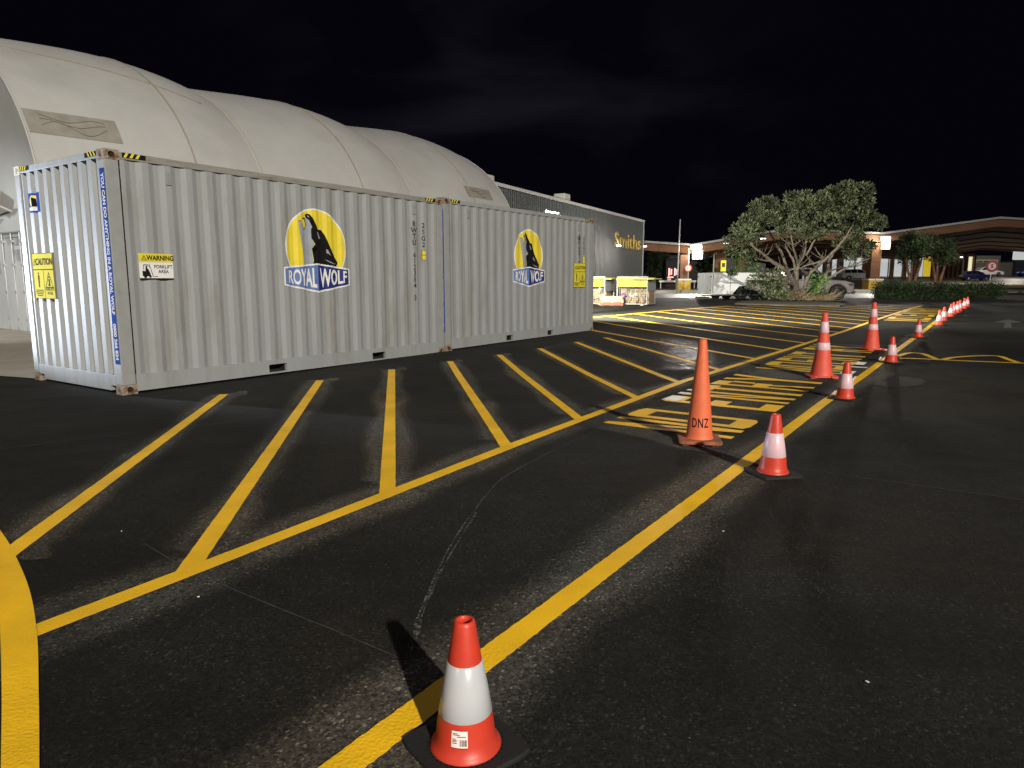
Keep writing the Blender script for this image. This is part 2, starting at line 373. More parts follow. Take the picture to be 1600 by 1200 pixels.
right_line = [WG(-6, -7.14), WG(-3, -7.15), WG(0.3, -7.14), WG(4.2, -7.12), WG(11.2, -7.2), WG(21.2, -7.34), WG(35, -7.6)]
left_line = [WG(-3.16, -5.56), WG(-2.44, -5.53), WG(-1.03, -5.45), WG(.5, -5.36), WG(1.85, -5.30), WG(5.05, -5.18), WG(10.3, -5.40), WG(21, -5.75), WG(31.6, -6.2)]
LE = [(-3.16, -5.56), (-2.44, -5.53), (-1.03, -5.45), (.5, -5.36), (1.85, -5.30), (5.05, -5.18), (10.3, -5.40), (21, -5.75), (31.6, -6.2)]
def leftN(e): return float(np.interp(e, [a for a, b in LE], [b for a, b in LE]))
stripes = [((-2.82, -4.54), (.716, -.964)), ((-2.39, -5.45), (2.187, -.976)), ((-.97, -5.37), (3.581, -.995)), ((.479, -5.316), (4.892, -1.088)),
           ((1.853, -5.25), (6.129, -1.24)), ((3.352, -5.2), (7.476, -1.271)), ((4.85, -5.15), (9.027, -1.238)), ((6.469, -5.18), (10.34, -1.274))]
e0 = 8.16; ns = []
while e0 < 31:
    n0 = leftN(e0)
    # bay beyond the containers reaches further back
    top = 2.15 if e0 < 12 else (2.15-(e0-12)*.13 if e0 < 20 else 1.1-(e0-20)*.30)
    if e0 < 9: top = 1.1
    de = .74
    e1 = e0+(top-n0)*de
    P = W(e1, top)
    if P.y > 31.6:
        for k in range(60):
            top -= .15; e1 = e0+(top-n0)*de
            if W(e1, top).y < 31.6: break
    if top > n0+.6: stripes.append(((e0, n0), (e1, top)))
    e0 += 1.72 if e0 < 14 else 1.55
bay_line = [WG(12.35, 2.62), WG(16.4, 2.16), WG(20, 1.66), WG(23.6, 1.18), WG(26.5, .8)]
def onto_line(a, b):
    e1, n1 = a; e2, n2 = b
    if e1 < -2.5: return (e1-.10*(e2-e1)/3.5, n1-.10*(n2-n1)/3.5), b
    for _ in range(5):
        t = (leftN(e1)-n2)/(n1-n2); e1, n1 = e2+(e1-e2)*t, n2+(n1-n2)*t
    return (e1, n1), b
stripes = [onto_line(a, b) for a, b in stripes]
# worn, paler asphalt along the lines
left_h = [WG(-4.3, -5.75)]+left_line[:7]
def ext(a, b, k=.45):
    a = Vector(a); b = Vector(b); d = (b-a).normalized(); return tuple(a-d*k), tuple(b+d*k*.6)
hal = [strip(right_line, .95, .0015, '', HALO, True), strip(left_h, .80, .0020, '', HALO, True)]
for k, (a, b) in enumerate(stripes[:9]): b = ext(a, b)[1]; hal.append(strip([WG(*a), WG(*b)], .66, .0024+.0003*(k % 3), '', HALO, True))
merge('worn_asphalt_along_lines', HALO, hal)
tp = strip([WG(1.2, -6.2), WG(12.2, -6.25)], 2.6, .0032, '', TEXTPATCH, True)
merge('worn_asphalt_under_letters', TEXTPATCH, [tp])
Z1 = .006
ln = [strip(right_line[:4], .112, Z1, '', YEL, wob=.035, seg=.02), strip(right_line[3:], .112, Z1, '', YEL, wob=.02), strip(left_line, .11, Z1, '', YEL, wob=.03, seg=.04)]
for k, (a, b) in enumerate(stripes):
    a2 = a
    ln.append(strip([WG(*a2), WG(*b)], .105 if k < 9 else .12, Z1+.0016+.0002*(k % 2), '', YEL, wob=.03, seg=.05))
ln.append(strip(bay_line, .12, Z1+.003, '', YEL))
merge('yellow_hatched_bay_lines', YEL, ln)
# broad curved line at the left
outer = [(-40, 775), (0, 830), (20, 862), (45, 920), (58, 990), (61, 1090), (62, 1200), (60, 1400)]
inner = [(-110, 800), (-50, 850), (-20, 885), (-4, 930), (1, 1000), (3, 1090), (2, 1200), (0, 1400)]
mb = MB()
def crom(pts, n=8):
    P = [Vector(tuple(G(*q))[:2]) for q in pts]; P = [P[0]]+P+[P[-1]]; o_ = []
    for i in range(1, len(P)-2):
        for k in range(n):
            t = k/n; a, b, c, d = P[i-1:i+3]; o_.append(.5*((2*b)+(c-a)*t+(2*a-5*b+4*c-d)*t*t+(3*b-a-3*c+d)*t**3))
    return o_+[P[-1]]
outer, inner = crom(outer), crom(inner)
for a, b in zip(outer, inner):
    for q in (a, b): mb.v.append((q.x, q.y, gz(q.y)+Z1+.0045))
for i in range(len(outer)-1): mb.f.append((2*i, 2*i+1, 2*i+3, 2*i+2))
tag(mb.build('broad_curved_yellow_line', YEL, norm=False), kind='structure')
# letters on the ground: baseline runs away from the camera, tops to the left
LT = {
 'N': ([[(0, 0), (.26, 0), (.26, 1), (0, 1)], [(.74, 0), (1, 0), (1, 1), (.74, 1)], [(.26, 1), (.26, .72), (.74, 0), (.74, .28)]]),
 'O': ([[(0, .03), (.22, 0), (.22, 1), (0, .97)], [(.78, 0), (1, .03), (1, .97), (.78, 1)], [(.22, 0), (.78, 0), (.78, .16), (.22, .16)], [(.22, .84), (.78, .84), (.78, 1), (.22, 1)]]),
 'E': ([[(0, 0), (.30, 0), (.30, 1), (0, 1)], [(.30, 0), (1, 0), (1, .16), (.30, .16)], [(.30, .45), (.85, .45), (.85, .61), (.30, .61)], [(.30, .84), (1, .84), (1, 1), (.30, 1)]]),
 'T': ([[(.34, 0), (.66, 0), (.66, .84), (.34, .84)], [(0, .84), (1, .84), (1, 1), (0, 1)]]),
 'R': ([[(0, 0), (.26, 0), (.26, 1), (0, 1)], [(.26, .84), (.9, .84), (.9, 1), (.26, 1)], [(.26, .42), (.9, .42), (.9, .58), (.26, .58)], [(.74, .58), (1, .62), (1, .84), (.74, .84)], [(.50, .42), (.76, .42), (1, 0), (.74, 0)]]),
 'Y': ([[(.37, 0), (.63, 0), (.63, .45), (.37, .45)], [(.37, .45), (.63, .45), (.24, 1), (0, 1)], [(.37, .45), (.63, .45), (1, 1), (.76, 1)]]),
}
def ground_word(word, starts, ws, nb, nt_, name, m, z):
    mb = MB()
    for c, e, w in zip(word, starts, ws):
        for poly in LT[c]:
            # subdivide along n for ground following
            pts = []
            for u, v in poly:
                q = W(e+u*w, nb+(nt_-nb)*v); pts.append((q.x, q.y, gz(q.y)+z))
            k = len(mb.v); mb.v += pts; mb.f.append(tuple(range(k, k+len(pts))))
    o = mb.build(name, m, norm=False); tag(o, kind='structure'); return o
ground_word('NOENTRY', [1.78, 2.26, 3.30, 3.87, 4.36, 4.93, 5.50], [.40, .48, .44, .42, .46, .44, .62], -6.81, -5.57, 'painted_letters_no_entry', YEL, .0085)
ground_word('NOENTRY', [6.95, 7.45, 8.20, 8.75, 9.30, 10.3, 10.9], [.40, .55, .42, .42, .5, .45, .6], -6.85, -5.62, 'painted_letters_far_no_entry', YEL2, .0085)
ground_word('NOENTRY', [20.3, 21.3, 23, 24.2, 25.4, 26.6, 27.8], [.9, 1, .95, .95, 1.1, 1, 1.1], -7.15, -5.95, 'painted_letters_distant_no_entry', YEL2, .010)
mb = MB()
for e, n, a, b in [(3.36, -5.54, .36, .17), (3.9, -5.53, .12, .16), (4.2, -5.53, .10, .12), (7.0, -6.85, .4, .16), (7.9, -6.87, .12, .22), (8.3, -6.87, .4, .12), (10.9, -6.9, .3, .3)]:
    k = len(mb.v)
    for u, v in ((0, 0), (a, 0), (a, -b), (0, -b)): q = W(e+u, n+v+(.02 if v == 0 else 0)); mb.v.append((q.x, q.y, gz(q.y)+.0105))
    mb.f.append((k, k+1, k+2, k+3))
for e in (4.7, 5.4, 6.3, 9.2):
    k = len(mb.v)
    for u, v in ((0, 0), (.5, .03), (.5, .0), (0, -.02)): q = W(e+u, -7.10+v); mb.v.append((q.x, q.y, gz(q.y)+.0105))
    mb.f.append((k, k+1, k+2, k+3))
tag(mb.build('old_white_paint', WHT, norm=False), kind='structure')
# scalloped line to the right, chalk arcs, dark patches
def pl(pts):
    P = [Vector(tuple(G(*q))[:2]) for q in pts]; P = [P[0]]+P+[P[-1]]; o_ = []
    for i in range(1, len(P)-2):
        for k in range(6):
            t = k/6; a, b, c, d = P[i-1:i+3]
            o_.append(tuple(.5*((2*b)+(c-a)*t+(2*a-5*b+4*c-d)*t*t+(3*b-a-3*c+d)*t**3)))
    return o_+[tuple(P[-1])]
merge('scalloped_yellow_line', YEL2, [strip(pl([(1405, 560), (1440, 561), (1500, 564), (1600, 568), (1700, 573)]), .10, .006, '', YEL2),
  strip(pl([(1402, 557), (1420, 552), (1440, 553), (1452, 557), (1466, 563)]), .10, .0075, '', YEL2),
  strip(pl([(1472, 563), (1490, 559), (1530, 556.5), (1560, 557), (1575, 562), (1590, 567)]), .10, .0078, '', YEL2)])
merge('chalk_scuff_arcs', CHALK, [strip(pl([(643, 1020), (648, 985), (655, 960), (690, 880), (712, 840), (740, 800), (765, 768), (790, 745), (850, 712), (930, 675), (985, 655)]), .010, .0045, '', CHALK, wob=.6),
  strip(pl([(650, 1000), (664, 950), (695, 882), (744, 802)]), .012, .0046, '', CHALK, wob=.8),
  strip(pl([(1340, 612), (1400, 614), (1430, 611), (1500, 610), (1600, 613), (1750, 622)]), .016, .0045, '', CHALK, wob=.4),
  strip(pl([(0, 702), (150, 684), (300, 667), (430, 651), (520, 645)]), .012, .0045, '', CHALK, wob=.4)])
def blob(cx, cy, rx, ry, m, name, z=.0038, n=60, jit=.09):
    mb = MB(); pts = []
    for i in range(n):
        t = 2*pi*i/n; k = 1+rnd.uniform(-jit, jit)
        q = G(cx+rx*cos(t)*k, cy+ry*sin(t)*k); pts.append((q.x, q.y, gz(q.y)+z))
    mb.v = pts; mb.f = [tuple(range(n))]; return tag(mb.build(name, m, norm=False), kind='structure')
WETM = mat('wet_asphalt', (.005, .005, .005), .75, var=.4, scale=9, bump=.5, bscale=30)
blob(1405, 597, 42, 8, WETM, 'damp_patch'); blob(1432, 580, 10, 4, DARKP, 'oil_stain'); blob(1445, 566, 9, 2.5, DARKP, 'oil_stain', z=.0095)
ptc = MB()
for q in [(1534, 536), (1640, 535), (1640, 562), (1545, 558), (1532, 550)]: p_ = G(*q); ptc.v.append((p_.x, p_.y, gz(p_.y)+.003))
ptc.f = [(0, 1, 2, 3, 4)]; tag(ptc.build('dark_asphalt_repair', DARKP, norm=False), kind='structure')
arr = MB(); ARG = mat('faded_arrow', (.022, .022, .021), .8, var=.3)
for q in [(1568, 513), (1582, 513), (1580, 505), (1598, 504), (1575, 499), (1552, 504), (1570, 505)]: p_ = G(*q); arr.v.append((p_.x, p_.y, gz(p_.y)+.004))
arr.f = [(0, 1, 2, 3, 4, 5, 6)]; tag(arr.build('faded_road_arrow', ARG, norm=False), kind='structure')
SEAMA = mat('asphalt_seam', (.030, .029, .027), .9, var=.6, scale=30)
merge('asphalt_seams', SEAMA, [strip(pl([(225, 850), (300, 893), (420, 945), (520, 985), (625, 1030)]), .006, .0042, '', SEAMA, wob=.5),
  strip(pl([(1010, 690), (1100, 712), (1300, 740), (1600, 782)]), .008, .0042, '', SEAMA, wob=.5)])
# pale litter specks and scraps on the asphalt
sc = MB()
for (px, py, s_) in [(93, 606, .05), (716, 589, .03), (1509, 493, .05), (1355, 1067, .014), (1192, 1034, .012), (1030, 1080, .01), (190, 831, .01), (310, 934, .012), (1130, 831, .012), (70, 762, .01), (1420, 750, .012), (1203, 778, .012)]:
    q = G(px, py); a = rnd.uniform(0, 3)
    s_ *= .4
    if py > 600 and px > 60 and rnd.random() < .6: continue
    sc.box(-s_, -s_*.6, .004, s_, s_*.6, .006, Matrix.Translation(q) @ Matrix.Rotation(a, 4, 'Z'))
tag(sc.build('paper_scraps', WHITE), 'tiny pale scraps of litter scattered over the dark asphalt', 'litter', kind='stuff')
# concrete pad behind the containers
mb = MB(); pad = [G(-900, 575), G(-300, 584), G(0, 588.5), G(57, 592.5)]
pts = [(p.x, p.y) for p in pad]+[WG(.05, 2.6), WG(12.4, 2.75), WG(13.5, 10), WG(13.5, 10.5)]
pts2 = [WG(13.5, 10.5), WG(13.5, 11.5), WG(-25, 11.5), WG(-25, 10.5)]
poly = pts+[WG(13.5, 14), WG(-30, 24)]
# cut by the profile rows so that it follows the ground
bm = bmesh.new(); bm.faces.new([bm.verts.new((x, y, 0)) for x, y in poly])
for y in PX[1:5]:
    bmesh.ops.bisect_plane(bm, geom=bm.verts[:]+bm.edges[:]+bm.faces[:], plane_co=(0, y, 0), plane_no=(0, 1, 0))
for v in bm.verts: v.co.z = gz(v.co.y)+.012
tag(bm_obj(bm, 'concrete_pad', CONC), kind='structure')

# ================================================================== SHIPPING CONTAINERS
CL, CW, CHT = 6.058, 2.438, 2.896
ZB, ZT = .235, 2.795       # corrugated panel between the rails
SX0, SX1 = .20, CL-.20
def corr_side():
    """breakpoints (x, depth) of the side wall"""
    pts = [(SX0-.02, .0)]; n = 20; pit = (SX1-SX0)/n; x = SX0
    for i in range(n):
        pts += [(x+.036, 0), (x+.036+.068, .023), (x+.036+.068+.068, .023), (x+.036+.068*3, 0)]; x += pit
    pts.append((SX1+.02, 0)); return pts
def corr_end():
    pts = []; n = 9; a, b = .155, CW-.155; pit = (b-a)/n; x = a
    pts.append((a-.02, 0)); 
    for i in range(n):
        pts += [(x+.052, 0), (x+.068, .045), (x+.068+.104, .045), (x+.188, 0)]; x += pit
    pts.append((b+.02, 0)); return pts
CS, CE = corr_side(), corr_end()
def dep(pts, x): return float(np.interp(x, [p[0] for p in pts], [p[1] for p in pts]))
def wall_sheet(pts, z0, z1, f):
    mb = MB()
    for x, d in pts:
        for z in (z0, z1): mb.v.append(f(x, d, z))
    for i in range(len(pts)-1): mb.f.append((2*i, 2*i+2, 2*i+3, 2*i+1))
    return mb
FS = lambda x, d, z: (x, .012+d, z)                 # front long side (faces the camera)
FB = lambda x, d, z: (x, CW-.012-d, z)
FE = lambda x, d, z: (.014+d, x, z)                 # near end
FF = lambda x, d, z: (CL-.014-d, x, z)
def decal(bm, name, m, parent, side='S', x=0, z=0, flat=None, off=.0025, rot=0, mirror=False):
    """lay a flat 2D shape on a wall; it follows the corrugations unless flat is a depth"""
    pts = CS if side == 'S' else CE
    R = Matrix.Rotation(rot, 4, 'Z')
    for v in bm.verts: v.co = R @ v.co
    sg = 1 if side == 'S' else -1
    for v in bm.verts: v.co = Vector((x+sg*v.co.x, z+v.co.y, 0))
    if flat is None:
        for bx, d in pts:
            bmesh.ops.bisect_plane(bm, geom=bm.verts[:]+bm.edges[:]+bm.faces[:], plane_co=(bx, 0, 0), plane_no=(1, 0, 0))
    for v in bm.verts:
        X, Zz = v.co.x, v.co.y; d = (dep(pts, X) if flat is None else flat)-off
        v.co = Vector(FS(X, d, Zz) if side == 'S' else FE(X, d, Zz))
    return bm_obj(bm, name, m, parent)
def casting(M_, parent, mt):
    """corner casting 178 x 162 x 118 with oval openings on its outer faces"""
    a, b, c = .178, .162, .118; mb = MB(); n = 20; hole = MB()
    def face(o, u, v, nrm, lu, lv, eu, ev):
        o = Vector(o); u = Vector(u); v = Vector(v); nrm = Vector(nrm); k = len(mb.v)
        sq = []
        for i in range(n):
            t = 2*pi*(i+.5)/n; x, y = cos(t), sin(t); s_ = max(abs(x), abs(y)); sq.append((x/s_*lu/2, y/s_*lv/2))
        el = [(cos(2*pi*(i+.5)/n)*eu/2, sin(2*pi*(i+.5)/n)*ev/2) for i in range(n)]
        cpt = o+u*lu/2+v*lv/2
        for x, y in sq: mb.v.append(tuple(cpt+u*x+v*y))
        for x, y in el: mb.v.append(tuple(cpt+u*x+v*y))
        for x, y in el: mb.v.append(tuple(cpt+u*x+v*y-nrm*.03))
        for i in range(n):
            j = (i+1) % n; mb.f.append((k+i, k+j, k+n+j, k+n+i)); mb.f.append((k+n+i, k+n+j, k+2*n+j, k+2*n+i))
        k2 = len(hole.v)
        for x, y in el: hole.v.append(tuple(cpt+u*x*1.02+v*y*1.02-nrm*.026))
        hole.f.append(tuple(range(k2, k2+n)))
    face((0, 0, 0), (1, 0, 0), (0, 0, 1), (0, -1, 0), a, c, .08, .07)
    face((0, b, 0), (0, -1, 0), (0, 0, 1), (-1, 0, 0), b, c, .05, .085)
    mb.add([(0, 0, c), (a, 0, c), (a, b, c), (0, b, c)], [(0, 1, 2, 3)])
    mb.add([(0, 0, 0), (a, 0, 0), (a, b, 0), (0, b, 0)], [(3, 2, 1, 0)])
    mb.add([(a, 0, 0), (a, b, 0), (a, b, c), (a, 0, c)], [(0, 1, 2, 3)])
    mb.add([(0, b, 0), (a, b, 0), (a, b, c), (0, b, c)], [(0, 1, 2, 3)])
    o = mb.build('corner_casting', mt, parent); o.matrix_local = M_
    hh = hole.build('casting_hole', DARK, o); return o
def hazard(name, parent, x, z, side, wide=.28, flip=False):
    n = 4; pl_ = []; pw = wide/n
    base = poly_bm([[(0, -.028), (wide, -.028), (wide, .028), (0, .028)]])
    a = decal(base, name, BLACK, parent, side, x, z, flat=-.012, off=.003)
    for i in range(n-1): pl_.append([(i*pw+.012, -.026), (i*pw+.045, -.026), (i*pw+.078, .026), (i*pw+.045, .026)])
    if flip: pl_ = [[(wide-u, v) for u, v in q] for q in pl_]
    decal(poly_bm(pl_), 'hazard_stripes', SYEL, a, side, x, z, flat=-.012, off=.005); return a
def wolf(parent, cx, cz, side='S'):
    """round emblem: howling wolf before a yellow moon over a two-sided blue name board (traced on the wall)"""
    def P(X, Y):   # zoom pixels -> metres about the moon's centre, undoing the slant of the photograph
        u = (X-460)/345*.562; 
        return (u, (555-Y)/420*.562)
    k = .562
    rim = decal(poly_bm([circ(0, 0, k+.022, 56)]), 'emblem_rim', SWHT, parent, side, cx, cz, off=.002)
    decal(poly_bm([circ(0, 0, k, 56)]), 'moon', LYEL, rim, side, cx, cz, off=.004)
    grey = [(255, 268), (285, 268), (322, 358), (338, 345), (343, 300), (330, 240), (350, 225), (400, 255), (420, 300), (405, 345), (398, 430), (440, 560), (475, 585), (400, 570), (410, 700), (395, 795), (310, 800), (300, 640), (290, 560), (270, 430)]
    blk = [(500, 790), (760, 850), (700, 760), (650, 728), (717, 722), (640, 590), (600, 500), (560, 400), (525, 352), (480, 348), (450, 280), (425, 230), (395, 190), (365, 180), (340, 200), (350, 225), (385, 250), (420, 265), (412, 330), (400, 352), (400, 450), (440, 520), (455, 560), (490, 590), (445, 585), (445, 640), (400, 570), (415, 700), (393, 792)]
    jaw = [(300, 245), (318, 232), (332, 225), (345, 232), (338, 240), (348, 300), (340, 345), (325, 365), (285, 272), (255, 266), (285, 262), (322, 350), (334, 340), (340, 300), (330, 244), (315, 247)]
    decal(poly_bm([[P(*q) for q in grey]]), 'wolf_chest', LGRY, rim, side, cx, cz, off=.0055)
    decal(poly_bm([[P(*q) for q in blk], [P(*q) for q in jaw]]), 'wolf_body', BLACK, rim, side, cx, cz, off=.007)
    wl = [[(466, 378), (480, 380), (510, 450), (487, 457)], [(572, 568), (592, 578), (622, 640), (575, 612)], [(550, 685), (600, 705), (655, 727), (700, 735), (650, 737), (590, 712)], [(362, 200), (380, 205), (392, 228), (372, 215)]]
    for w_ in wl: decal(poly_bm([[P(*q) for q in w_]]), 'wolf_highlight', LGRY, rim, side, cx, cz, off=.0085)
    # name board: left face lighter, right face darker
    y0, y1, y2, y3 = -.335, -.255, -.655, -.555
    bl = [(-.61, -.325), (0, -.262), (0, -.66), (-.61, -.552)]; br = [(0, -.262), (.63, -.335), (.63, -.56), (0, -.66)]
    ro = [(-.635, -.305), (0, -.238), (.655, -.315), (.655, -.58), (0, -.69), (-.635, -.572)]
    nb = decal(poly_bm([ro]), 'name_board', SWHT, rim, side, cx, cz, off=.0095)
    decal(poly_bm([bl]), 'board_face', LBLU, nb, side, cx, cz, off=.011)
    decal(poly_bm([br]), 'board_face', DBLU, nb, side, cx, cz, off=.0112)
    for word, x0, x1, sgn, nm in (('ROYAL', -.55, -.03, 1, 'board_lettering'), ('WOLF', .04, .58, -1, 'board_lettering')):
        t = text_bm(word, .24, 'LEFT', bold=.006)
        xs_ = [v.co.x for v in t.verts]; zs_ = [v.co.y for v in t.verts]; a_, b_ = min(xs_), max(xs_); c_, d_ = min(zs_), max(zs_)
        for v in t.verts:
            u = x0+(v.co.x-a_)/(b_-a_)*(x1-x0); w_ = (v.co.y-c_)/(d_-c_)
            f_ = 1-abs(u)/.63; lo = -.525-.10*f_; hi = -.355+.055*f_
            v.co.x = u; v.co.y = lo+(hi-lo)*w_
        decal(t, nm, SWHT, nb, side, cx, cz, off=.013)
    return rim
def caution(parent, cx, cz, side):
    """flat yellow placard .6 x .6"""
    f0 = -.006
    p = decal(poly_bm([[(-.30, -.30), (.30, -.30), (.30, .30), (-.30, .30)]]), 'caution_placard', SYEL, parent, side, cx, cz, flat=f0, off=.004)
    bar = lambda x0, y0, x1, y1: [(x0, y0), (x1, y0), (x1, y1), (x0, y1)]
    blk = [bar(-.30, .295, .30, .30), bar(-.30, -.30, .30, -.294), bar(-.30, .08, .30, .092), bar(-.004, -.29, .004, .08), bar(-.30, -.3, -.294, .3), bar(.294, -.3, .3, .3)]
    tri = lambda cx_, cy_, r, w_: [[(cx_-r, cy_-r*.8), (cx_, cy_+r), (cx_, cy_+r-w_*2), (cx_-r+w_*1.7, cy_-r*.8+w_)], [(cx_+r, cy_-r*.8), (cx_+r-w_*1.7, cy_-r*.8+w_), (cx_, cy_+r-w_*2), (cx_, cy_+r)], bar(cx_-r, cy_-r*.8, cx_+r, cy_-r*.8+w_)]
    blk += tri(-.225, .185, .05, .008)+[bar(-.228, .165, -.222, .205)]
    blk += tri(.15, -.06, .115, .010)
    # pedestrian symbol and warning person
    blk += [circ(-.15, .035, .016, 10), [(-.172, .012), (-.128, .012), (-.132, -.06), (-.138, -.15), (-.148, -.15), (-.15, -.07), (-.152, -.15), (-.162, -.15), (-.168, -.06)]]
    blk += [circ(.15, -.015, .014, 10), [(.128, -.04), (.17, -.04), (.165, -.10), (.185, -.13), (.12, -.13), (.14, -.09)]]
    for k, w_ in enumerate((.11, .12, .10, .08)): blk.append(bar(-.15-w_, -.192-.024*k, -.15+w_, -.181-.024*k))
    decal(poly_bm(blk), 'placard_symbols', BLACK, p, side, cx, cz, flat=f0, off=.006)
    decal(text_bm('CAUTION', .118, bold=.003, sx=.92), 'placard_lettering', BLACK, p, side, cx+(.045 if side == 'S' else -.045), cz+.185, flat=f0, off=.006)
    decal(text_bm('FORKLIFTS\nIN USE', .052, bold=.001), 'placard_lettering', BLACK, p, side, cx+(.15 if side == 'S' else -.15), cz-.20, flat=f0, off=.006)
    return p
def warning(parent, cx, cz):
    f0 = -.004; bar = lambda x0, y0, x1, y1: [(x0, y0), (x1, y0), (x1, y1), (x0, y1)]
    p = decal(poly_bm([bar(-.215, -.15, .215, .15)]), 'warning_placard', SWHT, parent, 'S', cx, cz, flat=f0, off=.004)
    decal(poly_bm([bar(-.215, .045, .215, .15)]), 'placard_header', SYEL, p, 'S', cx, cz, flat=f0, off=.006)
    decal(poly_bm([bar(-.215, -.168, .215, -.152)]), 'placard_edge', BLACK, p, 'S', cx, cz, flat=f0, off=.004)
    decal(text_bm('WARNING', .082, bold=.003, sx=.86), 'placard_lettering', BLACK, p, 'S', cx+.055, cz+.094, flat=f0, off=.008)
    decal(text_bm('FORKLIFT\nAREA', .058, bold=.001, sx=.93), 'placard_lettering', BLACK, p, 'S', cx+.085, cz-.04, flat=f0, off=.008)
    k = [[(-.185, .066), (-.15, .128), (-.15, .116), (-.174, .073)], [(-.115, .066), (-.126, .073), (-.15, .116), (-.15, .128)], bar(-.185, .066, -.115, .073), bar(-.153, .082, -.147, .105)]
    fl = [[(-.18, -.125), (-.18, -.065), (-.135, -.065), (-.125, -.03), (-.105, -.04), (-.085, -.085), (-.075, -.125)], bar(-.165, -.065, -.158, .015), [(-.165, .015), (-.105, .015), (-.085, -.02), (-.092, -.02), (-.108, .006), (-.158, .006)],
          [(-.095, .02), (-.088, .02), (-.045, -.13), (-.054, -.13)], bar(-.05, -.132, .01, -.126), circ(-.128, -.012, .012, 10), [(-.14, -.025), (-.118, -.025), (-.105, -.06), (-.14, -.065)], circ(-.145, -.128, .020, 14), circ(-.085, -.130, .015, 14)]
    decal(poly_bm(k+fl), 'forklift_symbol', BLACK, p, 'S', cx, cz, flat=f0, off=.008); return p

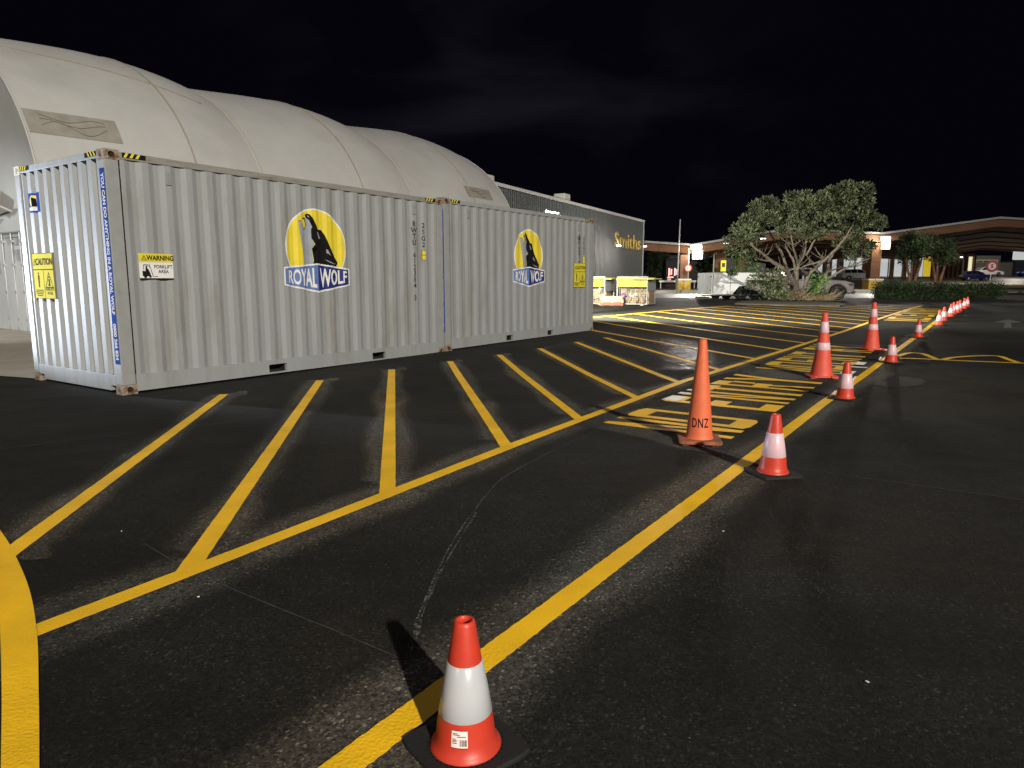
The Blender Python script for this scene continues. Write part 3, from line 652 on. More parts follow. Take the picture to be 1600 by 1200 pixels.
def make_container(rootname, loc, rz, label, first=True):
    r = empty(rootname, loc, rz, label, 'shipping container')
    wall_sheet(CS, ZB-.01, ZT+.01, FS).build('side_wall', CPAINT, r, norm=False)
    wall_sheet(CS, ZB-.01, ZT+.01, FB).build('side_wall', CPAINT, r, norm=False)
    wall_sheet(CE, ZB-.01, ZT+.02, FE).build('end_wall', CPAINT, r, norm=False)
    wall_sheet(CE, ZB-.01, ZT+.02, FF).build('end_wall', CPAINT, r, norm=False)
    MB().box(.05, .05, CHT-.045, CL-.05, CW-.05, CHT-.03).build('roof', CPAINT, r)
    # top rails, bottom rails with forklift pockets
    for y0, y1 in ((.004, .064), (CW-.064, CW-.004)): t = MB().box(.178, y0, ZT, CL-.178, y1, CHT-.02); t.build('top_rail', CRAIL if first else CPAINT, r, bevel=.004)
    for x0, x1 in ((.004, .07), (CL-.07, CL-.004)): MB().box(x0, .162, ZT+.005, x1, CW-.162, CHT-.015).build('end_header', CPAINT, r, bevel=.004)
    pk = [(2.09, 2.40), (4.16, 4.47)] if first else [(2.05, 2.30), (3.76, 4.01)]
    b = MB(); xs_ = [.178]+[v for q in pk for v in q]+[CL-.178]
    for i in range(0, len(xs_), 2): b.box(xs_[i], .003, .03, xs_[i+1], .06, ZB)
    for p0, p1 in pk: b.box(p0, .003, .165, p1, .06, ZB); b.box(p0, .003, .03, p1, .06, .052)
    MB().box(.178, CW-.06, .03, CL-.178, CW-.003, ZB).build('bottom_rail', CPAINT, r, bevel=.003)
    b.build('bottom_rail', CPAINT, r, bevel=.003)
    for p0, p1 in pk: k = MB(); k.add([(p0, .2, .05), (p1, .2, .05), (p1, .2, .17), (p0, .2, .17)], [(0, 1, 2, 3)]); k.box(p0-.01, .058, .165, p1+.01, .2, .17); k.box(p0-.01, .058, .045, p1+.01, .2, .052); k.box(p0-.012, .06, .05, p0, .2, .17); k.box(p1, .06, .05, p1+.012, .2, .17); k.build('fork_pocket', DARK, r)
    for x0, x1 in ((.004, .06), (CL-.06, CL-.004)): s_ = MB(); s_.box(x0, .30, .035, x1, CW-.30, ZB); s_.box(x0, .162, .10, x1, .30, ZB); s_.box(x0, CW-.30, .10, x1, CW-.162, ZB); s_.build('end_sill', CPAINT, r, bevel=.004)
    f = MB().box(.1, .1, .14, CL-.1, CW-.1, .17); f.build('floor_frame', DARK, r)
    for x, y, nm in ((0, 0, 1), (0, 1, 0), (1, 0, 1), (1, 1, 0)):
        pm = MB()
        x0 = .003 if not x else CL-.165; y0 = .003 if not y else CW-.150
        pm.box(x0, y0, .118, x0+.162, y0+.147, CHT-.118); pm.build('corner_post', CRUST, r, bevel=.008)
    for zz, mt in ((0, CASTM), (CHT-.118, CASTM)):
        for sx in (0, 1):
            for sy in (0, 1):
                M_ = Matrix.Translation((CL if sx else 0, CW if sy else 0, zz)) @ Matrix.Diagonal((-1 if sx else 1, -1 if sy else 1, 1, 1))
                casting(M_, r, CASTL if (sx == 0 and zz > 0 and sy == 1) else mt)
    # vents
    for vx in ((.76, 5.27) if first else (6.85-6.1, 5.25)):
        v = MB().box(vx-.035, -.004, 2.56, vx+.035, .02, 2.73)
        for q in range(6): v.box(vx-.028, -.008, 2.578+.024*q, vx+.028, -.003, 2.588+.024*q)
        v.build('vent_cover', CRUST, r, bevel=.003)
    hazard('hazard_tape', r, .21, 2.845, 'S'); hazard('hazard_tape', r, CL-.21-.28, 2.845, 'S')
    hazard('hazard_tape', r, .17+.28, 2.850, 'E', flip=True); hazard('hazard_tape', r, CW-.17, 2.850, 'E')
    # blue band with slogan down the corner post
    bnd = decal(poly_bm([[(-.058, 0), (.058, 0), (.058, 2.30), (-.058, 2.30)]]), 'slogan_band', BBLU, r, 'E', .072, .375, flat=-.011, off=.002)
    t = text_bm('YOU CAN DO ANYTHING IN A ROYAL WOLF     0800 266 824', .088, 'LEFT', bold=.0035)
    xs_ = [v.co.x for v in t.verts]; a_, b_ = min(xs_), max(xs_)
    for v in t.verts: v.co.x = (v.co.x-a_)/(b_-a_)*2.20
    decal(t, 'slogan_lettering', SWHT, bnd, 'E', .072, .375+2.25, flat=-.011, off=.0045, rot=-pi/2)
    wolf(r, 3.06 if first else 2.96, 1.885)
    # container number painted top to bottom, one upright character under another turned a quarter
    def vtext(s_, x, ztop, zbot, size):
        n = len(s_); 
        allb = bmesh.new()
        for i, c in enumerate(s_):
            if c == ' ': continue
            t = text_bm(c, size, bold=.002)
            for v in t.verts: v.co = Vector((-0+v.co.x, v.co.y-(i+.5)*(ztop-zbot)/n, 0))
            me = bpy.data.meshes.new('x'); t.to_mesh(me); t.free(); allb.from_mesh(me); bpy.data.meshes.remove(me)
        return decal(allb, 'container_number', BLACK, r, 'S', x, ztop)
    vtext('RWTU 612354 3' if first else 'RWTU 612371 8', 5.27, 2.44, 1.02 if first else 1.75, .13)
    vtext('25G2', 5.52, 2.43, 1.97, .12)
    st = decal(poly_bm([[(-.05, -.09), (.05, -.09), (.05, .09), (-.05, .09)]]), 'size_sticker', BLACK, r, 'S', 5.53, 1.845, off=.003)
    decal(poly_bm([[(-.042, -.082), (.042, -.082), (.042, -.004), (-.042, -.004)], [(-.042, .004), (.042, .004), (.042, .082), (-.042, .082)]]), 'sticker_face', SYEL, st, 'S', 5.53, 1.845, off=.005)
    return r
near = make_container('shipping_container', W(0, 0, 0), YAW, 'grey shipping container nearest the camera, its end wall lit bright with yellow placard', True)
warning(near, .527, 1.56)
caution(near, 1.856, 1.44, 'E')
bs = decal(poly_bm([[(-.205, -.125), (.205, -.125), (.205, .125), (-.205, .125)]]), 'blue_wolf_sticker', BBLU, near, 'E', 1.99, 2.40)
decal(poly_bm([circ(0, .02, .078, 20), [(-.10, -.10), (.10, -.10), (.10, -.055), (-.10, -.055)]]), 'sticker_print', SWHT, bs, 'E', 1.99, 2.40, off=.004)
decal(poly_bm([circ(0, .02, .072, 20)]), 'sticker_print', LYEL, bs, 'E', 1.99, 2.40, off=.0055)
decal(poly_bm([[(-.03, .085), (.005, .06), (.04, -.04), (-.02, -.05), (-.035, .02)]]), 'sticker_print', BLACK, bs, 'E', 1.99, 2.40, off=.007)
far = make_container('shipping_container', W(6.068, -.03, .035), YAW, 'second grey shipping container butted behind the first, caution placard near its far end', False)
far.rotation_euler = (0, -radians(.35), YAW); far.rotation_mode = 'XYZ'
caution(far, 5.29, 1.46, 'S')

# ================================================================== TRAFFIC CONES
def sleeve(zr, prof, off, n=48):
    z0, z1 = zr; mb = MB(); zz = [z0, z0+.002, (z0+z1)/2, z1-.002, z1]
    rr = [float(np.interp(z, [p[1] for p in prof], [p[0] for p in prof])) for z in zz]
    mb.lathe([(rr[0], z0), (rr[1]+off, zz[1]), (rr[2]+off, zz[2]), (rr[3]+off, zz[3]), (rr[4], z1)], n); return mb
def small_cone(label, pink):
    r = empty('traffic_cone', (0, 0, 0), 0, label, 'traffic cone', 'small red cones with one white collar')
    b = MB(); oct_ = []
    for sx, sy in ((1, 1), (-1, 1), (-1, -1), (1, -1)):
        for a, c in ((.155, .10), (.145, .145), (.10, .155)) if sx*sy > 0 else ((.10, .155), (.145, .145), (.155, .10)): oct_.append((sx*a, sy*c))
    b.prism(oct_, 0, .020); b.build('rubber_base', BLACKR, r, bevel=.005)
    outer = [(.112, .020), (.111, .025), (.105, .032), (.098, .042), (.0925, .062), (.0885, .10), (.0695, .215), (.0495, .325), (.034, .425), (.0305, .436), (.026, .438)]
    inner = [(.0215, .436), (.024, .42), (.03, .36), (.06, .20)]
    MB().lathe(outer+inner).build('cone_body', CRED, r, smooth=True)
    sl = sleeve((.135, .305), outer[4:9], .0018); sl.build('reflective_sleeve', CSLP if pink else CSLV, r, smooth=True)
    p = MB()
    for k in range(40):
        t = 2*pi*k/40; p.tube((cos(t)*.119, sin(t)*.119, .019), (cos(t)*.119, sin(t)*.119, .0225), .0022, n=6)
    p.build('base_studs', BLACK, r); return r
CW_ = [(.185, 0), (.185, 0)]
def big_cone(label):
    r = empty('tall_traffic_cone', (0, 0, 0), 0, label, 'traffic cone', 'tall faded red cones with two white collars')
    b = MB(); a = .20
    pts = [(a, -a*.72), (a, a*.72), (a*.72, a), (a*.45, a), (a*.38, a*.90), (-a*.38, a*.90), (-a*.45, a), (-a*.72, a), (-a, a*.72), (-a, -a*.72), (-a*.72, -a), (-a*.45, -a), (-a*.38, -a*.90), (a*.38, -a*.90), (a*.45, -a), (a*.72, -a)]
    b.prism(pts, .012, .038); 
    for sx in (1, -1):
        for sy in (1, -1): b.box(sx*.15-.035, sy*.15-.035, 0, sx*.15+.035, sy*.15+.035, .014)
    b.build('cone_base', CREDF, r, bevel=.006)
    prof = [(.155, .036), (.150, .055), (.143, .09), (.112, .30), (.085, .50), (.06, .70), (.040, .88), (.036, .925), (.030, .93)]
    MB().lathe(prof+[(.024, .925), (.03, .8)]).build('cone_body', CREDF, r, smooth=True)
    for z0, z1 in ((.40, .505), (.65, .80)): sleeve((z0, z1), prof[2:7], .0018).build('reflective_sleeve', CSLP, r, smooth=True)
    return r
c0 = small_cone('red cone with silver collar and barcode sticker, alone at the bottom of the photo', False)
q = G(722, 1180); c0.location = (-.137, 1.862, 0); c0.scale = (.94, .94, .925); c0.rotation_euler.z = radians(38)
# sticker on its skirt, curved
def on_cone(a0, a1, z0, z1, off, n=8):
    mb = MB(); 
    R = lambda z: float(np.interp(z, [.044, .062, .10, .215], [.098, .0925, .0885, .0695]))+off
    for i in range(n+1):
        a = a0+(a1-a0)*i/n
        for k in range(4):
            z = z0+(z1-z0)*k/3; mb.v.append((R(z)*cos(a), R(z)*sin(a), z))
    for i in range(n):
        for k in range(3): mb.f.append((i*4+k, (i+1)*4+k, (i+1)*4+k+1, i*4+k+1))
    return mb
A0 = radians(-90-38-24)
st = on_cone(A0, A0+.56, .066, .118, .0012); st = st.build('price_sticker', mat('sticker_paper', (.75, .62, .60), .5, var=.06), c0, smooth=True, norm=False)
bars = MB()
for i in range(11):
    w = rnd.choice((.006, .010, .014)); a = A0+.30+.021*i; m_ = on_cone(a, a+w, .072, .092, .0019, 2); k = len(bars.v); bars.v += m_.v; bars.f += [tuple(j+k for j in f) for f in m_.f]
for a, b, z in ((.04, .22, .109), (.06, .30, .105), (.20, .50, .100), (.04, .16, .092), (.04, .20, .088), (.04, .18, .084), (.04, .2, .079)):
    m_ = on_cone(A0+a, A0+b, z, z+.0022, .0019, 4); k = len(bars.v); bars.v += m_.v; bars.f += [tuple(j+k for j in f) for f in m_.f]
for i in range(9):
    for z in (.0635, .1175): m_ = on_cone(A0+.01+.062*i, A0+.04+.062*i, z, z+.003, .0016, 2); k = len(bars.v); bars.v += m_.v; bars.f += [tuple(j+k for j in f) for f in m_.f]
bars.build('sticker_print', BLACK, st, norm=False)
cp_ = small_cone('x', True)
small = [((1207, 741), 'red cone with pink collar right of the lettered orange cone', 12),
 ((1320, 624), 'red cone with pink collar just right of the nearer tall cone', 40),
 ((1392, 567), 'red cone beside the scalloped yellow line, right of the farther tall cone', 25),
 ((1434, 528), 'small red cone standing on the yellow line between the scalloped line and the far row', 33),
 ((1467, 509), 'nearest small cone of the distant line of cones', 20), ((1474, 502), 'second nearest small cone of the distant line of cones', 60),
 ((1485, 495.5), 'third small cone in the distant line of cones', 10), ((1489, 491.5), 'fourth small cone in the distant line of cones', 44),
 ((1495, 489.5), 'fifth small cone in the distant line of cones', 15), ((1499, 487), 'sixth small cone in the distant line of cones', 30),
 ((1506, 483), 'second farthest small cone in the distant line of cones', 52), ((1511, 480), 'farthest small cone at the end of the line of cones', 5)]
for i, ((x, y), lb, rz) in enumerate(small):
    o = cp_ if i == 0 else copy_tree(cp_)
    o.location = G(x, y, .003); o.rotation_euler.z = radians(rz); o['label'] = lb
    tx, ty = rnd.uniform(-.008, .008), rnd.uniform(-.008, .008); o.rotation_euler.x = tx; o.rotation_euler.y = ty
bc = big_cone('tall red cone with two pink collars, the nearer of the pair')
bc.location = G(1283, 590, .003); bc.rotation_euler.z = radians(-8)
b2 = copy_tree(bc); b2.location = G(1361, 547, .003); b2.rotation_euler.z = radians(14); b2['label'] = 'tall red cone with two pink collars, the farther of the pair'
# orange cone with stencilled letters
oc = empty('lettered_traffic_cone', G(1092, 692, .002), radians(-9), 'tall plain orange cone with black stencilled letters on a dirty square base', 'traffic cone')
b = MB(); a = .175
b.prism([(a, -a*.86), (a, a*.86), (a*.86, a), (-a*.86, a), (-a, a*.86), (-a, -a*.86), (-a*.86, -a), (a*.86, -a)], .018, .048)
for sx in (-1, 0, 1):
    for sy in (-1, 0, 1):
        if sx or sy: b.box(sx*.12-.028, sy*.12-.028, 0, sx*.12+.028, sy*.12+.028, .02)
b.build('cone_base', CORB, oc, bevel=.006)
oprof = [(.122, .046), (.113, .06), (.108, .085), (.089, .30), (.070, .50), (.050, .70), (.034, .87), (.031, .885), (.026, .888)]
MB().lathe(oprof+[(.02, .88), (.03, .75)], 56).build('cone_body', CORA, oc, smooth=True)
t = text_bm('DNZ', .110, bold=.0016, sx=.58, spacing=1.12)
bmesh.ops.subdivide_edges(t, edges=t.edges[:], cuts=2)
for v in t.verts:
    z = .185+v.co.y; R_ = float(np.interp(z, [p[1] for p in oprof], [p[0] for p in oprof]))+.0012; an = -pi/2+radians(9-13)+v.co.x/R_
    v.co = Vector((R_*cos(an), R_*sin(an), z))
bm_obj(t, 'stencilled_letters', BLACK, oc)

# ================================================================== FABRIC DOME SHELTER behind the containers
TE0, TE1, TN0, TS, TR, TZ = 3.5, 23.9, 10.3, 14.4, 5.38, 2.95
ribsE = [2.95, 10.0, 17.0, TE1+.02]
def bulge(E):
    for a, b in zip(ribsE[:-1], ribsE[1:]):
        if a <= E <= b:
            u = (E-a)/(b-a); k = .40
            return k*(sin(pi*u**1.55)**.8 if 0 < u < 1 else 0)
    return 0
def domeP(E, th, off=0):
    bl = bulge(E)*sin(th)**.5*.9 if 0 < th < pi else 0
    rx, rz_ = TS/2+bl*.55+off, TR+bl+off
    return W(E, TN0+TS/2-rx*cos(th), TZ+rz_*sin(th)-.0)
shelter = empty('fabric_dome_shelter', W(TE0, TN0, 0), 0, 'large pale fabric dome shelter rising behind the two grey containers', 'shelter')
inv = Vector(shelter.location)
def part_pts(mb, name, m, parent=shelter, **k):
    mb.v = [tuple(Vector(v)-inv) for v in mb.v]; return mb.build(name, m, parent, **k)
mb = MB(); nE, nT = 150, 48
for i in range(nE+1):
    E_ = TE0+(TE1-TE0)*i/nE
    for j in range(nT+1): mb.v.append(tuple(domeP(E_, pi*j/nT)))
for i in range(nE):
    for j in range(nT): k = i*(nT+1)+j; mb.f.append((k, k+nT+1, k+nT+2, k+1))
part_pts(mb, 'fabric_roof', FAB, smooth=True)
def gable(E, name, m, inward):
    mb = MB(); n = 40; P0 = W(E, TN0+TS/2, TZ+1.6)
    rings = 6
    for k in range(rings+1):
        f = k/rings
        for j in range(n+1):
            th = pi*j/n; P = domeP(E, th); Q = P.lerp(W(E, TN0+TS*j/n, .05) if f > 0 else P, 1)
            Pb = W(E, TN0+TS/2-TS/2*cos(th), .05)
            R_ = P.lerp(Pb, f); R_ = R_+EE*inward*(.22*sin(pi*min(1, f*1.1))+.05*sin(9*th+4*f)*sin(pi*f))
            mb.v.append(tuple(R_))
    for k in range(rings):
        for j in range(n): a = k*(n+1)+j; mb.f.append((a, a+1, a+n+2, a+n+1))
    part_pts(mb, name, m, smooth=True)
gable(TE0+.02, 'end_curtain', FABG, .5); gable(TE1-.02, 'end_curtain', FABG, -.5)
# thin seams along the arches and one long seam
seamE = [7.7, 14.2, 21.0]
for E_ in seamE:
    pts = [domeP(E_, pi*j/40, .012) for j in range(0, 41)]
    mb = MB().path(pts, [.022]*len(pts), 5); part_pts(mb, 'fabric_seam', SEAM, smooth=True)
for E_ in (10.0, 17.0):
    pts = [domeP(E_, pi*j/40, .005) for j in range(0, 41)]
    mb = MB().path(pts, [.03]*len(pts), 6); part_pts(mb, 'arch_rib', mat('fabric_crease', (.42, .38, .33), .7), smooth=True)
pts = [domeP(TE0+.1+(9.0-TE0)*k/20, radians(58-13*k/20), .012) for k in range(21)]
part_pts(MB().path(pts, [.014]*21, 5), 'fabric_seam', SEAM, smooth=True)
for E_ in (TE0, TE1):
    pts = [domeP(E_, pi*j/40, .03) for j in range(0, 41)]
    part_pts(MB().path(pts, [.025]*41, 8), 'edge_hem', FAB, smooth=True)
def dome_patch(Ea, Eb, ta, tb, name):
    mb = MB(); n = 10
    for i in range(n+1):
        for j in range(n+1): mb.v.append(tuple(domeP(Ea+(Eb-Ea)*i/n, ta+(tb-ta)*j/n, .012)))
    for i in range(n):
        for j in range(n): k = i*(n+1)+j; mb.f.append((k, k+n+1, k+n+2, k+1))
    o = part_pts(mb, name, FABD, smooth=True)
    lg = MB(); 
    for q in range(3):
        pts = [domeP(Ea+(Eb-Ea)*(.15+.7*k/14), ta+(tb-ta)*(.35+.18*q+.22*sin(2.2*k/14*pi+q)*(.5 if q else 1)), .022) for k in range(15)]
        lg.path(pts, [.010]*15, 4)
    lg.v = [tuple(Vector(v)-inv) for v in lg.v]; l_ = lg.build('faded_print', mat('faded_print', (.20, .18, .15), .7), o)
dome_patch(TE0+.08, 5.75, radians(21.5), radians(28.5), 'printed_patch')
dome_patch(20.7, 22.6, radians(22.5), radians(28), 'printed_patch')
# beam along the eave at the near corner
bx = MB(); M_ = Matrix.Translation(W(TE0-.35, TN0-.35, TZ-.02)) @ Matrix.Rotation(YAW, 4, 'Z')
bx.box(-.1, -.14, -.14, 9.5, .02, .10, M_); bx.box(-.14, -.16, -.16, -.1, .04, .12, M_)
part_pts(bx, 'eave_beam', FLASH, bevel=.01)
# base container row, door end toward the camera
def door_container(loc, label):
    r = empty('storage_container', loc, YAW, label, 'shipping container'); Lc, Wc, Hc = 12.19, 2.438, 2.591
    DG = mat('door_grey', (.30, .31, .32), .5, var=.06, scale=2)
    cs = [(.2+.278*i/4*1, (.0, .036, .036, 0)[i % 4]) for i in range(0, 168)]
    for y, sg in ((.012, 1), (Wc-.012, -1)):
        mb = MB()
        for x, d in cs:
            for z in (.2, Hc-.1): mb.v.append((x, y+sg*d, z))
        for i in range(len(cs)-1): mb.f.append((2*i, 2*i+2, 2*i+3, 2*i+1))
        mb.build('side_wall', DG, r, norm=False)
    MB().box(.02, .02, Hc-.09, Lc, Wc-.02, Hc-.03).build('roof', DG, r)
    MB().box(Lc-.05, .05, .1, Lc, Wc-.05, Hc-.09).build('rear_wall', DG, r)
    for y0 in (0, Wc-.14): MB().box(0, y0, 0, .14, y0+.14, Hc).build('corner_post', DG, r, bevel=.01)
    MB().box(.02, .14, Hc-.16, .12, Wc-.14, Hc).build('door_header', DG, r, bevel=.008)
    MB().box(.02, .14, 0, .12, Wc-.14, .16).build('door_sill', DG, r, bevel=.008)
    for y0, y1 in ((.145, Wc/2-.01), (Wc/2+.01, Wc-.145)):
        mb = MB(); zs = []; z = .17
        while z < Hc-.2: zs += [(z, 0), (z+.26, 0), (z+.29, .03), (z+.36, .03), (z+.39, 0)]; z += .42
        for zz, d in zs:
            for y in (y0, y1): mb.v.append((.035+d, y, min(zz, Hc-.17)))
        for i in range(len(zs)-1): mb.f.append((2*i, 2*i+1, 2*i+3, 2*i+2))
        dr = mb.build('container_door', DG, r, norm=False)
        for yy in (y0+.25, y1-.25):
            rod = MB().tube((-.01, yy, .06), (-.01, yy, Hc-.06), .017)
            for zz in (.3, 1.0, 1.7, 2.3): rod.box(-.03, yy-.05, zz, .035, yy+.05, zz+.06)
            rod.box(-.035, yy-.045, .03, .03, yy+.045, .12); rod.build('locking_bar', mat('galvanised', (.45, .46, .47), .4, metal=.4), dr, smooth=False)
    return r
door_container(W(3.55, 10.9, .07), 'grey container with locking bars on its doors under the dome at left edge')
# white floodlight housing over the doors
fl = empty('flood_lamp', W(2.9, 12.35, 3.45), YAW, 'white folded floodlight housing hanging at the left edge under the dome', 'floodlight')
MB().box(-.30, -.34, -.10, .10, .34, .26, Matrix.Rotation(radians(22), 4, 'X')).build('housing', mat('overlit_white', (.85, .88, .9), .4, var=.08), fl, bevel=.05, seg=3)
MB().box(-.24, -.5, -.16, .2, .62, -.10).build('visor', WHITE, fl, bevel=.02)
MB().tube((.05, 0, 0), (1.0, .1, -.4), .03).build('bracket', FLASH, fl)

# ================================================================== SMITHS BUILDING
bA = D(1005, 345, 57); bdir = Vector((.5264, .989, 0)).normalized(); bA0 = Vector((bA.x, bA.y, 0))
bn = Vector((-bdir.y, bdir.x, 0))                       # into the building
BH = bA.z; BLn = (57-34.1)/bdir.y; ang = atan2(bdir.y, bdir.x)
BO = bA0-bdir*BLn
st_ = empty('store_building', (BO.x, BO.y, 0), ang, 'tall blue grey metal clad store building with yellow Smiths lettering', 'building')
mb = MB(); x = 0; pts = []
while x < BLn: pts += [(x, 0), (x+.16, 0), (x+.185, -.03), (x+.215, -.03)]; x += .24
pts.append((BLn, 0))
for px_, d in pts:
    for z in (0, BH): mb.v.append((px_, d, z))
for i in range(len(pts)-1): mb.f.append((2*i, 2*i+2, 2*i+3, 2*i+1))
mb.build('clad_wall', WALLG, st_, norm=False)
MB().box(0, .02, 0, BLn, 26, BH-.4).build('building_block', WALLG, st_)
MB().box(-.1, -.10, BH-.13, BLn+.12, .25, BH+.05).build('parapet_flashing', FLASH, st_, bevel=.01)
MB().box(BLn-.02, -.08, 0, BLn+.12, .25, BH-.131).build('corner_flashing', mat('corner_grey', (.28, .29, .31), .5), st_)
def on_wall(px, py):   # pixel -> (distance along wall, height)
    d = ray(px, py); nn = Vector((-bdir.y, bdir.x, 0)); t = ((BO-EYE).dot(nn))/d.dot(nn); P = EYE+d*t
    return (P-BO).dot(bdir), P.z
x0, z0 = on_wall(959, 386); x1, z1 = on_wall(1000, 391)
t = text_bm('Smiths', 1, 'LEFT', bold=.018); xs_ = [v.co.x for v in t.verts]; ys_ = [v.co.y for v in t.verts]; a_, b_ = min(xs_), max(xs_); c_, d_ = min(ys_), max(ys_)
zt = on_wall(959, 361)[1]
for v in t.verts: v.co = Vector((x0+(v.co.x-a_)/(b_-a_)*(x1-x0), -.09, z0+(v.co.y-c_)/(d_-c_)*(zt-z0)))
r_ = bmesh.ops.extrude_face_region(t, geom=t.faces[:]); bmesh.ops.translate(t, verts=[v for v in r_['geom'] if isinstance(v, bmesh.types.BMVert)], vec=(0, .055, 0))
bmesh.ops.recalc_face_normals(t, faces=t.faces[:])
bm_obj(t, 'store_lettering', mat('letter_gold', (.50, .36, .10), .5), st_)
xa, za = on_wall(973, 397); xb, _ = on_wall(987, 397); zb = on_wall(973, 392)[1]
t = text_bm('CITY', 1, 'LEFT', spacing=1.3); xs_ = [v.co.x for v in t.verts]; ys_ = [v.co.y for v in t.verts]; a_, b_ = min(xs_), max(xs_); c_, d_ = min(ys_), max(ys_)
for v in t.verts: v.co = Vector((xa+(v.co.x-a_)/(b_-a_)*(xb-xa), -.06, za+(v.co.y-c_)/(d_-c_)*(zb-za)))
bm_obj(t, 'store_lettering', mat('letter_dull', (.20, .15, .05), .6), st_)
for px, py in ((963, 384), (1004.5, 385)):
    u, z = on_wall(px, py); wl_ = .10 if px > 1000 else .18; MB().box(u-wl_, -.30, z-.05, u+wl_, -.05, z+.05).build('wall_lamp', LAMPS if px > 1000 else LAMPW, st_, bevel=.03)
for px, pyb, pyt, pw in ((779, 285, 272, 21), (897, 318, 305, 20)):
    u, z = on_wall(px, pyb); dd = (BO+bdir*u).length; wv = pw*dd/FPX*.9; hh = (pyb-pyt+7)*dd/FPX
    ac = empty('roof_vent', (0, 0, 0), 0); ac.parent = st_; bpy.data.objects.remove(ac)
    MB().box(u-wv*.6, .45, BH-.5, u+wv*.6, 1.2, BH+hh*.72, None).build('roof_unit', mat('unit_white', (.5, .5, .46), .6), st_, bevel=.03)
# light tower behind the second container
lt = empty('light_tower', W(15.45, 3.2, gz(24)+.12), YAW, 'rusty rack with a row of small bright lamps showing above the second container', 'light tower')
MB().tube((0, 0, .1), (0, 0, 3.0), .05).build('mast', CASTM, lt)
MB().box(-.55, -.06, 3.0, .35, .06, 3.16).build('lamp_rack', CASTM, lt, bevel=.01)
MB().box(-.5, -.5, .08, .5, .5, .2).build('tower_base', CASTM, lt, bevel=.02)
for i in range(5): MB().box(-.50+.165*i, -.07, 3.22, -.465+.165*i, 0, 3.255).build('small_lamp', LAMPW, lt)
MB().box(.30, -.07, 3.14, .35, 0, 3.19).build('small_lamp', LAMPW, lt)

# ================================================================== RECYCLING CAGES AND PALLETS
def cage(name, loc, rz, label, w=1.42, d=1.35, h=1.25, seed=1):
    rr = random.Random(seed); r = empty(name, loc, rz, label, 'recycling cage', 'yellow topped cardboard recycling cages')
    FR = mat('cage_white', (.30, .30, .29), .5); BN = mat('cage_banner', (.32, .28, .02), .5, var=.06); GP = mat('cage_grey_panel', (.16, .17, .18), .6)
    f = MB(); t = .035
    for x in (0, w-t):
        for y in (0, d-t): f.box(x, y, .05, x+t, y+t, h)
    for y in (0, d-t): f.box(t, y, .05, w-t, y+t, .05+t); f.box(t, y, h-t, w-t, y+t, h)
    for x in (0, w-t): f.box(x, t, .05, x+t, d-t, .05+t); f.box(x, t, h-t, x+t, d-t, h)
    f.build('frame', FR, r)
    for x in (.2, w-.3):
        MB().box(x, 0, 0, x+.12, .1, .05).build('foot', FR, r)
    hp = MB().box(.02, -.01, h+.02, w+.02, .02, h+.045); hp.box(.0, -.01, h-.02, .03, .02, h+.02); hp.box(w-.01, -.01, h-.02, w+.02, .02, h+.02); hp.build('top_rail', FR, r)
    MB().box(-.02, -.02, h-.12, w*.55, .06, h-.03).build('lid', BN, r, bevel=.01)
    MB().box(w*.52, .02, h-.10, w+.3, d, h-.04).build('lid', BN, r, bevel=.01)
    b = MB().box(t, -.012, h-.42, w-t, .0, h-.13).build('banner', BN, r)
    ln_ = MB()
    for k in range(9): ln_.box(.10+.12*k, -.016, h-.20, .19+.12*k, -.0125, h-.17)
    ln_.box(.14, -.016, h-.32, .20, -.0125, h-.25); ln_.box(.24, -.016, h-.29, .5, -.0125, h-.27); ln_.box(.75, -.016, h-.28, 1.15, -.0125, h-.26); ln_.box(1.0, -.016, h-.37, 1.06, -.0125, h-.32)
    ln_.build('banner_print', mat('print_olive', (.12, .11, .02), .6), b)
    wm = MB()
    for k in range(14): x = t+(w-2*t)*k/13; wm.box(x-.003, .01, .08, x+.003, .016, h-.42)
    for k in range(9): z = .08+(h-.5)*k/8; wm.box(t, .008, z-.003, w-t, .0095, z+.003)
    wm.build('wire_mesh', mat('wire', (.3, .3, .3), .5, metal=.5), r)
    MB().box(w-.012, .06, h-.62, w+.01, d-.06, h-.05).build('side_panel', GP, r)
    cols = [(.36, .25, .14), (.42, .30, .17), (.30, .20, .11), (.60, .57, .52), (.25, .27, .3)]
    for k in range(26):
        c = cols[rr.randrange(5)] if rr.random() > .25 else cols[1]
        if k == 0: c = (.28, .07, .45)
        if k == 1: c = (.62, .6, .58)
        c = tuple(v*.55 for v in c); mt = mat('carton_%02d%02d%02d' % tuple(int(v*99) for v in c), c, .7, var=.15)
        sx, sy, sz = rr.uniform(.10, .32), rr.uniform(.1, .3), rr.uniform(.08, .26)
        x = rr.uniform(.12, w-.12); z = rr.uniform(.12, h-.55); y = rr.uniform(.12, .5)
        if k == 0: x, y, z, sx, sz = .25, .12, .40, .2, .22
        M_ = Matrix.Translation((x, y+.1, z)) @ Matrix.Rotation(rr.uniform(-.9, .9), 4, 'Y') @ Matrix.Rotation(rr.uniform(-.5, .5), 4, 'Z')
        o = MB().box(-sx/2, -sy/2, -sz/2, sx/2, sy/2, sz/2, M_).build('carton', mt, r)
    MB().box(.05, .45, .08, w-.05, d-.05, h-.5).build('cardboard_fill', mat('carton_fill', (.26, .19, .12), .8, var=.3, scale=8), r)
    return r
k1 = G(963, 477); cage('recycling_cage', k1, radians(-27), 'white framed cage full of cardboard and a purple bag, yellow banner on top', seed=3)
k2 = G(899, 476); cage('recycling_cage', k2, radians(-27), 'cage of crushed cardboard half hidden behind the end of the grey container', seed=9)
PAL = mat('pallet_wood', (.45, .34, .20), .8, var=.2); PALR = mat('pallet_red', (.40, .06, .04), .7, var=.2)
